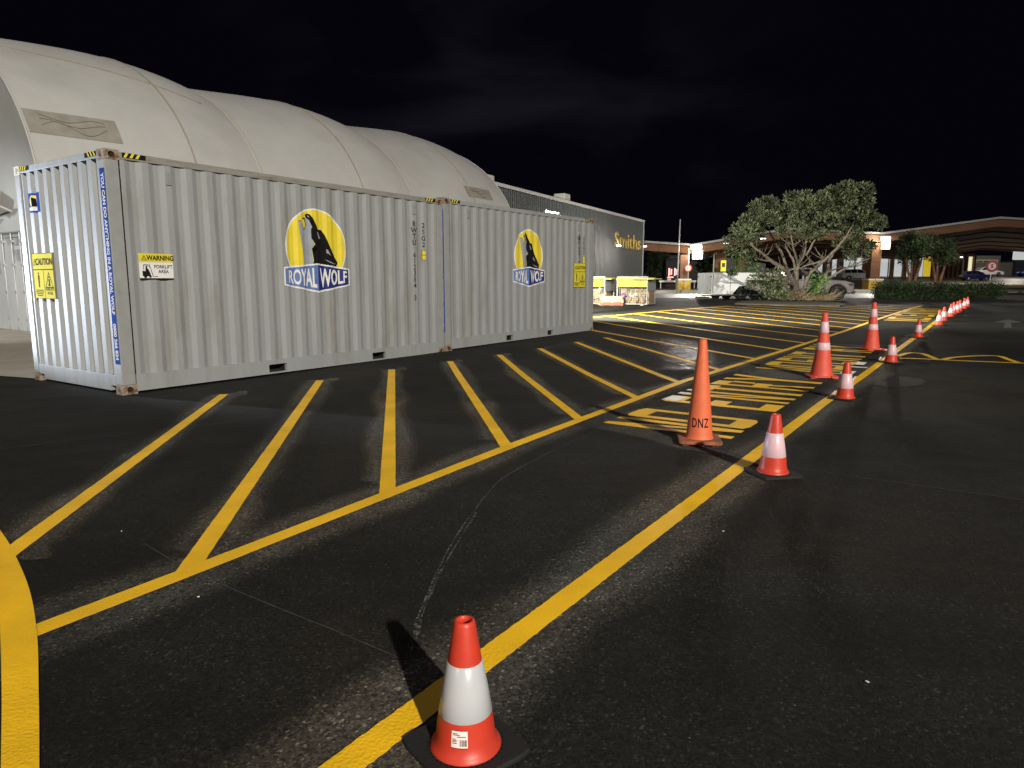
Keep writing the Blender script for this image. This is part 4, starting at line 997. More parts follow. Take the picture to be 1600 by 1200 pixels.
def pallet(loc, rz, m, label):
    r = empty('pallet', loc, rz, label, 'pallet', 'pallets stacked by the cages')
    mb = MB()
    for k in range(7): mb.box(0, k*.165, .115, 1.0, k*.165+.10, .135)
    mb.build('deck_boards', m, r)
    mb = MB()
    for y in (0, .5, 1.0): mb.box(0, y, .018, 1.0, y+.08, .114)
    mb.build('bearers', m, r)
    mb = MB()
    for x in (0, .45, .9): mb.box(x, 0, 0, x+.1, 1.08, .017)
    mb.build('base_boards', m, r); return r
pq = G(938, 477.5)
pallet(pq, radians(-12), PALR, 'red pallet at the bottom of the stack between the two cages')
pallet(pq+Vector((0.02, .0, .137)), radians(-9), PAL, 'bare wood pallet lying on the red pallet between the cages')
pallet(pq+Vector((-.02, .02, .274)), radians(-15), PAL, 'topmost bare wood pallet of the stack between the cages')

# ================================================================== WHEELS, TRAILER, VEHICLES
def wheel(parent, x, y, z, R, wdt, side, rim=RIM, spokes=5, name='wheel'):
    """wheel about the y axis; side -1 faces -y"""
    w = bpy.data.objects.new(name, None); COL.objects.link(w); w.parent = parent; w.location = (x, y, z); w.empty_display_size = .1
    Mr = Matrix.Rotation(pi/2, 4, 'X')
    pf = [(R*.60, -wdt/2), (R*.92, -wdt/2), (R, -wdt*.36), (R, wdt*.36), (R*.92, wdt/2), (R*.60, wdt/2), (R*.60, -wdt/2)]
    MB().lathe(pf, 28, Mr).build('tyre', TYRE, w, smooth=True)
    rb = MB().lathe([(.001, wdt*.15), (R*.15, wdt*.2), (R*.60, wdt*.05)], 24, Mr if side < 0 else Matrix.Rotation(-pi/2, 4, 'X'))
    for k in range(spokes):
        a = 2*pi*k/spokes; M_ = Matrix.Rotation(a, 4, 'Y')
        rb.box(-R*.07, side*wdt*.30 if side < 0 else wdt*.18, 0, R*.07, side*wdt*.18 if side < 0 else wdt*.30, R*.6, M_)
    rb.build('rim', rim, w); return w
def car(kind, loc, rz, label, col, s=1.0):
    """x forward, near side is -y"""
    CP = mat('car_paint_'+kind+'_%d' % int(col[2]*100), col, .28, metal=.2, var=.03, coat=.6)
    r = empty('parked_car', loc, rz, label, 'car', 'cars parked across the road')
    r.scale = (s, s, s)
    if kind == 'wagon':
        Lc, Wd = 4.7, 1.74; low = [(-2.33, .30), (-2.35, .62), (-2.30, .90), (-1.0, .93), (.75, .92), (1.75, .80), (2.22, .66), (2.34, .45), (2.30, .26)]
        cab = [(-2.18, .90), (-1.98, 1.36), (-1.5, 1.44), (-.1, 1.45), (.25, 1.38), (1.0, .92)]; wins = [[(-2.02, .96), (-1.88, 1.33), (-1.25, 1.38), (-1.22, .96)], [(-1.14, .96), (-1.15, 1.38), (-.42, 1.39), (-.40, .96)], [(-.32, .96), (-.33, 1.39), (.15, 1.34), (.78, .96)]]; ax = (-1.42, 1.42)
    elif kind == 'hatch':
        Lc, Wd = 4.0, 1.70; low = [(-1.93, .30), (-1.97, .60), (-1.93, .90), (-.9, .94), (.65, .93), (1.45, .82), (1.88, .66), (1.98, .45), (1.95, .26)]
        cab = [(-1.90, .90), (-1.62, 1.32), (-1.2, 1.46), (-.1, 1.48), (.2, 1.42), (.95, .93)]; wins = [[(-1.62, .97), (-1.45, 1.30), (-.90, 1.40), (-.86, .97)], [(-.78, .97), (-.80, 1.41), (-.12, 1.42), (-.10, .97)], [(-.02, .97), (-.03, 1.42), (.14, 1.38), (.72, .97)]]; ax = (-1.22, 1.25)
    else:
        Lc, Wd = 4.5, 1.74; low = [(-2.22, .34), (-2.26, .62), (-2.15, .90), (-1.2, .94), (.75, .92), (1.6, .80), (2.1, .66), (2.24, .45), (2.20, .26)]
        cab = [(-1.75, .92), (-1.05, 1.38), (-.5, 1.43), (-.1, 1.43), (.2, 1.36), (.95, .92)]; wins = [[(-1.40, .97), (-.98, 1.32), (-.45, 1.37), (-.42, .97)], [(-.34, .97), (-.35, 1.38), (.08, 1.33), (.72, .97)]]; ax = (-1.35, 1.35)
    bot = []
    for xa in (ax[1], ax[0]):
        for k in range(9): t = pi*k/8; bot.append((xa+.37*cos(t), .26+.37*sin(t)))
    body = low+bot; My = Matrix.Rotation(pi/2, 4, 'X')
    h = Wd/2
    MB().prism(body, -h, h, My).build('body', CP, r, bevel=.05, seg=3)
    mb = MB(); n = len(cab); zt = max(z for x, z in cab); zb = min(z for x, z in cab)
    for sy in (-1, 1):
        for x, z in cab: ins = .03+.16*(z-zb)/(zt-zb); mb.v.append((x, sy*(h-ins), z))
    mb.f = [tuple(range(n)), tuple(range(2*n-1, n-1, -1))]+[(i, (i+1) % n, n+(i+1) % n, n+i) for i in range(n)]
    mb.build('cabin', CP, r, bevel=.04, seg=3)
    for wv in wins:
        for sy in (-1, 1):
            mb = MB()
            for x, z in wv: ins = .03+.16*(z-zb)/(zt-zb)-.006; mb.v.append((x, sy*(h-ins), z))
            mb.f = [tuple(range(len(wv)))]; mb.build('side_window', GLASS, r)
    fx0, fz0 = cab[-2]; fx1, fz1 = cab[-1]
    mb = MB()
    for t_, ww in ((.1, .70), (.88, .60)):
        x = fx1+(fx0-fx1)*t_+.012; z = fz1+(fz0-fz1)*t_+.012
        mb.v += [(x, -h+.12+.08*t_, z), (x, h-.12-.08*t_, z)]
    mb.f = [(0, 1, 3, 2)]; mb.build('windscreen', GLASS, r)
    for sy in (-1, 1):
        MB().box(Lc/2-.22, sy*(h-.30)-.16, .58, Lc/2-.03, sy*(h-.30)+.16, .72).build('headlight', mat('headlamp_glass', (.6, .62, .65), .15), r, bevel=.03)
        MB().box(-Lc/2+.02, sy*(h-.22)-.12, .66, -Lc/2+.14, sy*(h-.22)+.12, .84).build('tail_light', mat('tail_red', (.35, .01, .01), .3), r, bevel=.02)
        MB().box(.70, sy*(h+.08)-.09, .95, .84, sy*(h+.08)+.09, 1.06).build('mirror', CP, r, bevel=.03)
        for xa in ax: wheel(r, xa, sy*(h-.10), .31, .31, .2, sy)
    MB().box(-.7, -h-.004, .80, -.55, -h+.004, .83).build('door_handle', BLACK, r)
    MB().box(Lc/2-.06, -.5, .32, Lc/2+.02, .5, .46).build('grille', BLACK, r, bevel=.02)
    return r
car('wagon', G(1339, 438), radians(-2), 'silver station wagon parked before the white lit shop windows', (.50, .51, .54))
car('hatch', G(1523, 438.5), radians(-8), 'dark blue hatchback parked beside the red ringed sign', (.006, .010, .11), .86)
car('sedan', G(1541, 431.5), radians(2), 'white sedan parked behind the red ringed sign', (.85, .86, .86))
car('hatch', G(1612, 432), radians(184), 'bright blue car cut off by the right edge of the photo', (.02, .04, .45))

# enclosed trailer
tq = G(1112, 468.5); TH = radians(9)
tr = empty('box_trailer', tq, TH, 'white enclosed tandem trailer parked left of the big tree', 'trailer')
TW = mat('trailer_white', (.86, .87, .92), .45, var=.03, scale=1.5, dirt=(.66, .67, .71), dscale=2, dlo=.55, dhi=.8)
sc_ = tq.y/FPX      # metres per pixel at this distance
Lt, Ht, Zf = 4.3, 1.20, .30
wb = 60*sc_/cos(TH)
arch = [(wb-.95, Zf), (wb-.55, Zf+.44), (wb+.62, Zf+.44), (wb+.95, Zf)]
My = Matrix.Rotation(pi/2, 4, 'X')
MB().prism([(0, Zf), *[(a, b) for a, b in arch], (Lt, Zf), (Lt, Zf+Ht-.1), (Lt-.25, Zf+Ht), (0, Zf+Ht)], -1.98, 0, My).build('box_body', TW, tr, bevel=.02)
MB().box(-.02, 0, Zf-.06, Lt, .03, Zf-.002).build('chassis_rail', mat('galv_dark', (.12, .12, .12), .5), tr)
MB().box(0, .05, Zf-.10, Lt+1.1, 1.93, Zf-.062).build('chassis', BLACK, tr)
for y0, y1 in ((.05, .97), (1.01, 1.93)):
    d_ = MB().box(-.025, y0, Zf+.02, -.003, y1, Zf+Ht-.06).build('rear_door', TW, tr, bevel=.006)
    for zz in (Zf+.2, Zf+Ht-.25): MB().box(-.05, y0+.04 if y0 < .5 else y1-.14, zz, -.026, y0+.14 if y0 < .5 else y1-.04, zz+.06).build('hinge', BLACK, d_)
    MB().tube((-.05, (y0+y1)/2, Zf+.05), (-.05, (y0+y1)/2, Zf+Ht*.42), .018).build('lock_bar', mat('galv2', (.3, .3, .3), .4, metal=.5), d_)
for x in (.02, 1.05): MB().box(x, -.012, Zf+.05, x+.03, -.002, Zf+Ht-.05).build('side_trim', mat('trim_grey', (.25, .26, .28), .5), tr)
MB().box(-.16, .1, Zf-.26, -.08, 1.88, Zf-.14).build('rear_bumper', mat('galv_dark', (.12, .12, .12), .5), tr, bevel=.01)
for y in (.0, 1.98):
    for dx in (-.39, .41): wheel(tr, wb+dx, y+(.10 if y == 0 else -.10), .33, .33, .2, -1 if y == 0 else 1, RIMD)
    MB().prism([(a-.0, b) for a, b in [(wb-.98, Zf+.02), (wb-.57, Zf+.46), (wb+.64, Zf+.46), (wb+.98, Zf+.02), (wb+.90, Zf+.02), (wb+.58, Zf+.40), (wb-.52, Zf+.40), (wb-.90, Zf+.02)]], -.12-y if y == 0 else -2.02, .02 if y == 0 else -1.90, My).build('mudguard', BLACK, tr)
MB().tube((.75, .25, Zf-.1), (.75, .25, .03), .03).build('stabiliser_leg', mat('galv_dark', (.12, .12, .12), .5), tr)
sp_ = MB().tube((.45, .35, .22), (.45, .62, .22), .19, n=20).build('spare_wheel', TYRE, tr)

# utility vehicle in front of the trailer
uq = G(1313, 469)
ut = empty('utility_vehicle', uq+Vector((-2.2, .3, 0)), radians(-6), 'dark silver pickup utility half hidden behind the big tree', 'pickup')
UP_ = mat('ute_silver', (.15, .135, .14), .4, metal=.4, var=.05, coat=.5); h = .93
bx_ = [(-2.75, .55), (-2.78, 1.02), (-1.0, 1.06), (-.85, 1.08), (1.2, 1.10), (2.05, 1.08), (2.48, .98), (2.60, .80), (2.62, .52), (2.48, .36)]
bot = []
for xa in (1.75, -1.55):
    for k in range(9): t = pi*k/8; bot.append((xa+.47*cos(t), .38+.47*sin(t)))
MB().prism(bx_+bot, -h, h, My).build('body', UP_, ut, bevel=.06, seg=3)
cab = [(-.95, 1.05), (-.80, 1.68), (-.55, 1.76), (.35, 1.77), (.60, 1.70), (1.45, 1.09)]
mb = MB(); n = len(cab)
for sy in (-1, 1):
    for x, z in cab: mb.v.append((x, sy*(h-.04-.18*(z-1.05)/.7), z))
mb.f = [tuple(range(n)), tuple(range(2*n-1, n-1, -1))]+[(i, (i+1) % n, n+(i+1) % n, n+i) for i in range(n)]
mb.build('cabin', UP_, ut, bevel=.05, seg=3)
for wv in ([(-.80, 1.13), (-.72, 1.62), (-.12, 1.69), (-.10, 1.13)], [(.0, 1.13), (-.02, 1.69), (.52, 1.65), (1.18, 1.13)]):
    for sy in (-1, 1):
        mb = MB()
        for x, z in wv: mb.v.append((x, sy*(h-.034-.18*(z-1.05)/.7), z))
        mb.f = [(0, 1, 2, 3)]; mb.build('side_window', GLASS, ut)
mb = MB(); mb.v = [(1.42, -.78, 1.13), (1.42, .78, 1.13), (.68, .66, 1.67), (.68, -.66, 1.67)]; mb.f = [(0, 1, 2, 3)]; mb.build('windscreen', mat('pale_glass', (.20, .24, .23), .15), ut)
MB().box(2.42, -.62, .62, 2.66, .62, .92).build('grille', BLACK, ut, bevel=.04)
MB().box(2.30, -.90, .36, 2.70, .90, .58).build('front_bumper', mat('bumper_dark', (.05, .045, .045), .5), ut, bevel=.06, seg=3)
for sy in (-1, 1):
    MB().box(2.26, sy*.78-.15, .76, 2.60, sy*.78+.155, .95).build('headlight', mat('lamp_dark', (.10, .10, .11), .12), ut, bevel=.04)
    MB().box(2.38, sy*.80-.10, .46, 2.66, sy*.80+.10, .56).build('fog_lamp', mat('headlamp_glass', (.6, .62, .65), .15), ut, bevel=.02)
    MB().box(1.10, sy*(h+.12)-.10, 1.12, 1.26, sy*(h+.12)+.10, 1.30).build('mirror', UP_, ut, bevel=.04)
    for xa in (1.75, -1.55): wheel(ut, xa, sy*(h-.12), .41, .41, .26, sy, RIMD, 6)
MB().box(-2.70, -h+.06, 1.03, -1.0, h-.06, 1.10).build('tray_cover', BLACK, ut, bevel=.02)

# ================================================================== CANOPY with timber soffit
V1 = D(1083, 381, 55.5); K0 = D(1005, 376, 58); K1 = D(1230, 356, 56.5); V2 = D(1380, 363, 57.6); K2 = D(1562, 338.5, 58.5); V3 = D(1745, 350, 59)
Km = D(940, 371, 60)
front = [Km, K0, V1, K1, V2, K2, V3]
can = empty('timber_canopy', (V1.x, V1.y, .5), 0, 'long zigzag roofed timber canopy on two brick coloured pillars beyond the parking area', 'canopy')
iv = Vector((V1.x, V1.y, .5))
def cpart(mb, name, m, parent=can, **k): mb.v = [tuple(Vector(v)-iv) for v in mb.v]; return mb.build(name, m, parent, **k)
def ribbon(P, dz0, dz1, dy0, dy1):
    mb = MB()
    for p in P:
        for dy, dz in ((dy0, dz0), (dy1, dz0), (dy1, dz1), (dy0, dz1)): mb.v.append((p.x, p.y+dy, p.z+dz))
    for i in range(len(P)-1):
        for k in range(4): a = i*4; mb.f.append((a+k, a+(k+1) % 4, a+4+(k+1) % 4, a+4+k))
    m = (len(P)-1)*4; mb.f += [(0, 1, 2, 3), (m+3, m+2, m+1, m)]; return mb
cpart(ribbon(front, -.17, .0, -.10, .5), 'roof_edge', mat('roof_edge_grey', (.26, .26, .27), .6))
cpart(ribbon(front, -.78, -.222, 0, .35), 'fascia_beam', TIMB)
# roof and soffit run back to the shops
def backp(p, f): return Vector((p.x+f*21, p.y+f*33, p.z-.2+f*(-.55)))
ro = MB(); so = MB()
P = [V1, K1, V2, K2, V3]
for p in P:
    for f in (0, .25, .5, .75, 1): q = backp(p, f); ro.v.append((q.x, q.y+.4, q.z+.16)); so.v.append((q.x, q.y+.36, q.z-.42))
for i in range(len(P)-1):
    for k in range(4): a = i*5+k; ro.f.append((a, a+1, a+6, a+5)); so.f.append((a, a+5, a+6, a+1))
cpart(ro, 'roof_deck', mat('roof_metal', (.2, .2, .21), .6)); cpart(so, 'soffit', TIMS)
for j, f in enumerate((.18, .36, .54, .72, .9)):
    q = [backp(p, f)+Vector((0, .36, -.26)) for p in P]; cpart(ribbon(q, -.26, -.17, 0, .15), 'soffit_beam', TIMB)
def pillar(px, top, w, plinth=True, zb=None):
    gp = Vector((top.x, top.y, gz(top.y)+.26)); zt = top.z-.84
    cpart(MB().box(gp.x-w/2, gp.y-w/2+.1, gp.z, gp.x+w/2, gp.y+w/2+.1, zt), 'pillar', TIMB, bevel=.02)
    cpart(MB().tube((gp.x+w/2+.06, gp.y-.05, gp.z), (gp.x+w/2+.06, gp.y-.05, zt+.5), .07), 'downpipe', CREAM, smooth=True)
    if plinth:
        cpart(MB().box(gp.x-w/2-.16, gp.y-w/2-.08, gp.z-.02, gp.x+w/2+.22, gp.y+w/2+.25, gp.z+.72), 'plinth', SHPL, bevel=.02)
        cpart(MB().box(gp.x-w/2-.2, gp.y-w/2-.12, gp.z+.722, gp.x+w/2+.26, gp.y+w/2+.3, gp.z+.86), 'plinth_cap', WHITE, bevel=.02)
    return gp, zt
SHPL = mat('plinth_yellow', (.62, .42, .05), .6, dirt=(.5, .45, .35), dscale=1.5)
TIMB_ = TIMB
pg1, zt1 = pillar(1083, V1+Vector((-.65, .2, 0)), .62)
pg2, zt2 = pillar(1379, V2+Vector((-.45, .2, 0)), .78)
# floodlights at the heads of the two pillars
for (px, py, dp, bw, bh) in ((1083, 384, 55.2, 1.0, .55), (1378, 371, 57.3, .9, .5)):
    c = D(px, py, dp); s_ = MB().box(c.x-bw*.2, c.y-.35, c.z-bh/2, c.x+bw*.6, c.y-.16, c.z+bh*.1)
    o = cpart(s_, 'floodlight', LAMPW, bevel=.04)
    cpart(MB().box(c.x-.05, c.y-.12, c.z-bh*1.9, c.x+bw*.75, c.y-.04, c.z-bh*.62), 'light_box_sign', lamp_mat('light_box', (1, .86, .62), 2.2), bevel=.02)
    cpart(MB().box(c.x-.03, c.y-.158, c.z-.2, c.x+.25, c.y+.3, c.z-.1), 'lamp_arm', FLASH)
    l_ = spot('pillar_floodlight', (c.x+.2, c.y-.55, c.z-.1), (c.x-2, c.y-9, 0), 4200, 120, (1, .93, .84), .8, .25)
    l2 = bpy.data.lights.new('pillar_glow', 'POINT'); l2.energy = 260; l2.color = (1, .82, .58); l2.shadow_soft_size = .2
    o2 = bpy.data.objects.new('pillar_glow', l2); COL.objects.link(o2); o2.location = (c.x-.15, c.y-.55, c.z-.35)
# round white and red disc on the first pillar
rs = D(1075, 419, pg1.y-.35); 
cpart(MB().lathe([(.001, 0), (.30, 0), (.30, .03), (.001, .03)], 24, Matrix.Translation((rs.x, rs.y, rs.z)) @ Matrix.Rotation(pi/2, 4, 'X')), 'speed_roundel', mat('sign_red', (.62, .03, .02), .5))
cpart(MB().lathe([(.001, 0), (.21, 0), (.21, .01), (.001, .01)], 24, Matrix.Translation((rs.x, rs.y-.032, rs.z)) @ Matrix.Rotation(pi/2, 4, 'X')), 'roundel_face', SWHT)
# raised footpath with painted kerb under the canopy
def kerb(pts, name, depth=9, hk=.26):
    """raised pavement: white kerb face, yellow edge line, grey top"""
    P = [Vector((p[0], p[1], 0)) for p in pts]; top = MB(); fc = MB(); ed = MB()
    for p in P:
        z = gz(p.y); top.v += [(p.x, p.y+.35, z+hk), (p.x+depth*.3, p.y+depth, gz(p.y+depth)+hk)]
        fc.v += [(p.x, p.y, z-.02), (p.x, p.y, z+hk-.004), (p.x, p.y+.05, z+hk-.004)]
        ed.v += [(p.x, p.y+.05, z+hk-.002), (p.x, p.y+.35, z+hk-.002)]
    for i in range(len(P)-1):
        top.f.append((2*i, 2*i+2, 2*i+3, 2*i+1)); ed.f.append((2*i, 2*i+2, 2*i+3, 2*i+1))
        fc.f += [(3*i, 3*i+3, 3*i+4, 3*i+1), (3*i+1, 3*i+4, 3*i+5, 3*i+2)]
    tag(top.build(name, mat('paving', (.16, .15, .14), .8, var=.15), norm=False), kind='structure')
    tag(fc.build('kerb_face', mat('kerb_white', (.55, .53, .48), .7), norm=False), kind='structure')
    tag(ed.build('kerb_yellow_line', mat('kerb_yellow', (.75, .55, .05), .7), norm=False), kind='structure')
kerb([(5, 54.0), (14.5, 54.0), (22, 54.6), (30.5, 56.0), (34, 57)], 'canopy_pavement')
# bollards / low rail under the canopy
rl = empty('low_guard_rail', D(1030, 441, 60), 0, 'low white rail beside the first canopy pillar', 'guard rail')
MB().box(0, 0, 0, 3.2, .08, .16).build('rail', WHITE, rl, bevel=.01)
for x in (.1, 1.6, 3.0): MB().box(x, .0, -.9, x+.08, .08, -.002).build('post', FLASH, rl)
# second row of columns, yellow sign
for (px, py0, py1, wpx, dp, nm) in ((1127, 384, 440, 17, 60, 0), (1160, 385, 440, 12, 62, 0)):
    a = D(px, py0, dp); b = D(px, py1, dp); w_ = wpx*dp/FPX
    cpart(MB().box(a.x-w_/2, a.y, gz(dp), a.x+w_/2, a.y+.5, a.z), 'rear_pillar', TIMB, bevel=.02)
a = D(1120, 384, 59.5); b = D(1116, 396, 59.5)
cpart(MB().path([(a.x, a.y, a.z), (a.x, a.y, b.z), (b.x, b.y, b.z-.05), (b.x, b.y, gz(59.5))], [.06]*4, 8), 'downpipe', CREAM)
ys_ = empty('yellow_poster_sign', D(1130, 424, 59.3), 0, 'small upright yellow lit poster on the brown canopy column above the trailer', 'sign')
MB().box(-.22, 0, 0, .22, .06, .92).build('panel', lamp_mat('sign_lit_yellow', (.8, .66, .05), .7), ys_)
MB().box(-.13, -.008, .35, .13, -.001, .70).build('panel_print', mat('print_olive', (.12, .11, .02), .6), ys_)
# shop fronts under the far side of the canopy
SY = 96.5; sg = gz(SY)
shop = empty('shop_row', (45, SY, sg), 0, 'row of white lit shop windows between brown columns behind the silver wagon', 'shop building')
def sx_(px): return 0+(px-800)/FPX*SY*.989-45
def szz(py): return D(800, py, SY).z-sg
zb_, zt_ = szz(432), szz(401)
MB().box(sx_(1275), .3, 0, sx_(1522), 5, szz(396)).build('rear_wall', mat('shop_wall', (.10, .06, .04), .8), shop)
MB().box(sx_(1275), .05, .02, sx_(1500), .29, zb_-.16).build('plinth_wall', mat('plinth_grey', (.16, .16, .15), .8), shop)
MB().box(sx_(1360), .0, zb_-.15, sx_(1410), .29, zb_-.02).build('sill', CREAM, shop)
MB().box(sx_(1415), .0, zb_-.15, sx_(1425), .29, zb_-.02).build('sill', CREAM, shop)
for a, b, m_ in ((1278, 1284, SHOPW), (1300, 1306, SHOPW), (1318, 1333, SHOPW), (1337, 1346, SHOPW), (1350, 1358.5, SHOPW), (1373, 1386, SHOPW), (1389, 1395, SHOPW), (1396, 1408, SHOPW), (1414, 1425, SHOPW), (1434, 1441, SHOPW), (1443, 1453, SHOPY), (1511, 1517, lamp_mat('door_glow', (.9, .8, .5), .9))):
    MB().box(sx_(a), .1, zb_ if m_ is not MATS['door_glow'] else .1, sx_(b), .28, zt_).build('lit_window', m_, shop)
for px in (1290, 1311, 1348, 1391, 1411, 1430, 1457, 1464, 1472, 1479, 1486, 1493, 1500, 1507, 1519):
    w_ = .5 if px < 1440 else .28
    MB().box(sx_(px)-w_/2, -.25, 0, sx_(px)+w_/2, .04, szz(398)).build('column', TIMB, shop)
for px, py in ((1484, 403), (1496, 402), (1459, 401), (1297, 402)):
    MB().box(sx_(px)-.12, -.5, szz(py)-.06, sx_(px)+.12, -.3, szz(py)+.06).build('wall_lamp', LAMPS, shop)
MB().box(sx_(1495), -1.0, 0, sx_(1496.5), -.9, szz(404)).build('pole', FLASH, shop)
# grey block and white panel at right
gb = empty('grey_block_building', (0, 0, 0), 0, 'low grey block building with three dark slot windows behind the red ringed sign', 'building')
gy = 114.; gzz = gz(gy)
def wx(px, dp): return (px-800)/FPX*dp*.989
def wz(py, dp): return D(800, py, dp).z
GB = mat('block_grey', (.17, .165, .15), .8, var=.1, scale=2)
MB().box(wx(1520, gy), gy, gzz-.1, wx(1560, gy), gy+6, wz(399.5, gy)).build('wall', GB, gb)
MB().box(wx(1560.3, gy), gy+.5, gzz-.1, wx(1584, gy), gy+6, wz(410, gy)).build('side_wall', GB, gb)
MB().box(wx(1521, gy), gy-.06, wz(410, gy), wx(1556, gy), gy-.004, wz(405.5, gy)).build('window_band', CREAM, gb)
for a in (1523.5, 1534, 1544): MB().box(wx(a, gy), gy-.09, wz(409.5, gy), wx(a+8.5, gy), gy-.061, wz(408, gy)).build('slot_window', GLASS, gb)
MB().box(wx(1583, gy), gy-.3, gzz-.1, wx(1650, gy), gy+4, wz(407, gy)).build('blue_grey_wall', mat('slate_wall', (.035, .04, .055), .7), gb)
wp = empty('white_awning_sign', D(1583, 406, 92), 0, 'white rounded illuminated board at the right edge under the canopy', 'sign')
MB().box(0, 0, 0, 6, .25, 1.45).build('board', lamp_mat('board_lit', (.62, .66, .64), .75), wp, bevel=.25, seg=4)
# pendant and ceiling lamps under the canopy
def clamp_(px, py, dp, r_, label):
    c = D(px, py, dp); o = empty('ceiling_lamp', c, 0, label, 'lamp', 'round lamps under the canopy')
    MB().lathe([(.001, -.02), (r_*.9, -.02), (r_, .02)], 16).build('diffuser', LAMPS, o)
    MB().lathe([(r_, .02), (r_*.8, .12), (.05, .30), (.001, .30)], 16).build('lamp_shade', BLACK, o)
    return o
for a in ((1190, 373, 50, .30, 'largest pendant lamp, seen between the left branches of the big tree'), (1134, 380.5, 56, .30, 'pendant lamp under the canopy just left of the big tree'),
          (1228, 376, 66, .22, 'pendant lamp among the tree branches right of the largest one'), (1284, 381.5, 75, .2, 'pair lamp seen through the middle of the big tree'), (1306, 384, 80, .2, 'small lamp seen at the right side of the big tree'), (1097, 394.5, 74, .30, 'lamp low beside the dark round tree right of the first pillar')):
    clamp_(*a)
l3 = bpy.data.lights.new('under_canopy_light', 'AREA'); l3.energy = 1300; l3.size = 16; l3.size_y = 3; l3.shape = 'RECTANGLE'; l3.color = (1, .82, .60)
o3 = bpy.data.objects.new('under_canopy_light', l3); COL.objects.link(o3); o3.location = (54, 84, 4.6)
l4 = bpy.data.lights.new('far_car_fill_light', 'POINT'); l4.energy = 1900; l4.color = (1, .9, .75); l4.shadow_soft_size = .3  # unseen lamp added to brighten the white sedan and the grey block
o4 = bpy.data.objects.new('far_car_fill_light', l4); COL.objects.link(o4); o4.location = (73, 101, 6.5)
# sign with red ring
rq = D(1550, 416, 52); rd = empty('road_sign', (rq.x, rq.y, gz(52)), radians(-8), 'round white sign with broad red ring on a thin post right of the hedge', 'road sign')
zz = rq.z-gz(52)
MB().tube((0, .06, 0), (0, .06, zz+.3), .03).build('post', FLASH, rd, smooth=True)
MB().lathe([(.001, 0), (.42, 0), (.42, .025), (.001, .025)], 36, Matrix.Translation((0, 0, zz)) @ Matrix.Rotation(pi/2, 4, 'X')).build('ring_plate', mat('ring_red', (.30, .02, .035), .5), rd)
fc_ = MB().lathe([(.001, 0), (.27, 0), (.27, .004), (.001, .004)], 36, Matrix.Translation((0, -.027, zz)) @ Matrix.Rotation(pi/2, 4, 'X')).build('sign_face', mat('sign_pinkwhite', (.58, .46, .48), .5), rd)
t = text_bm('5', .34, bold=.012)
for v in t.verts: v.co = Vector((v.co.x, -.036, zz+v.co.y))
bm_obj(t, 'speed_numeral', BLACK, rd)
# flag pole, neon shop, dark buildings at the back left
fp = D(1058, 447, 52); pole = empty('tall_pole', (fp.x, fp.y, gz(52)), 0, 'tall thin pale pole rising above the canopy roof near the store corner', 'pole')
pt = D(1059, 343, 52); MB().path([(0, 0, 0), (.03, 0, pt.z*.5), (.06, 0, pt.z-gz(52))], [.06, .05, .04], 8).build('shaft', mat('pole_pale', (.42, .40, .40), .5), pole, smooth=True)
nb_ = empty('neon_shop', (wx(1040, 80), 80, gz(80)), 0, 'small distant shop with glowing pink window lettering left of the first pillar', 'shop building')
MB().box(0, 0, 0, 6, 5, 2.7).build('wall', mat('dark_wall', (.03, .028, .03), .8), nb_)
for k, (a, b) in enumerate(((.3, .22), (.55, .3), (.95, .2), (1.2, .3), (1.55, .22), (1.85, .2))): MB().box(a, -.05, 1.0+.1*(k % 2), a+.14, -.004, 1.75+.1*((k+1) % 2)).build('neon_bar', NEON, nb_)
MB().box(.2, -.05, .78, .9, -.004, .88).build('neon_bar', NEON, nb_); MB().box(.2, -.04, .3, .6, -.004, .7).build('lit_door', lamp_mat('pink_dim', (.6, .35, .32), .8), nb_)
tb = empty('dark_office_block', (wx(1040, 110), 110, gz(110)), 0, 'dark office block with faint window rows far behind the first pillar', 'building')
MB().box(0, 0, -.5, 4.2, 8, 3.3).build('wall', mat('night_wall', (.05, .05, .065), .8), tb)
for k in range(5): MB().box(.3, -.06, .5+.6*k, 3.9, -.004, .58+.6*k).build('window_band', mat('dim_window', (.16, .16, .2), .5), tb)
for a, z in ((.7, 1.2), (2.6, .8), (2.0, 2.5)): MB().box(a, -.08, z, a+.22, -.004, z+.35).build('lit_window', LAMPS, tb)
ww_ = empty('pale_wall_block', (wx(1092, 95), 95, gz(95)), 0, 'pale grey building wall just right of the first pillar, dark tree before it', 'building')
MB().box(0, 0, -.3, 9, 4, 5.0).build('wall', mat('pale_wall', (.20, .20, .21), .8), ww_)
# pavement island edge at the tree, road and verge at the right
def slab(pts, name, m, z, kind='structure'):
    bm = bmesh.new(); bm.faces.new([bm.verts.new((p[0], p[1], 0)) for p in pts])
    for y in PX[1:]: bmesh.ops.bisect_plane(bm, geom=bm.verts[:]+bm.edges[:]+bm.faces[:], plane_co=(0, y, 0), plane_no=(0, 1, 0))
    for v in bm.verts: v.co.z = gz(v.co.y)+z
    return tag(bm_obj(bm, name, m), kind=kind)
slab([(8, 42), (23, 42), (40, 55), (60, 62), (140, 62), (140, 150), (-40, 150), (-40, 60), (8, 60)], 'far_road', ROADG, .010)
slab([tuple(G(x, y))[:2] for x, y in ((1560, 452), (1640, 452), (1640, 446), (1550, 446))], 'grass_verge', mat('verge', (.16, .15, .08), .9, var=.3), .10)
for a, b in ((1575, 1590), (1597, 1620)): slab([tuple(G(x, y))[:2] for x, y in ((a, 457.5), (b, 457.5), (b, 456), (a+1, 456))], 'road_dash', WHT, .02)
isl = MB(); KP = [(1148, 475.5), (1175, 476.5), (1215, 477.5), (1260, 478.5), (1312, 479.5), (1322, 477), (1310, 473.5), (1240, 470.5), (1180, 470), (1155, 472)]
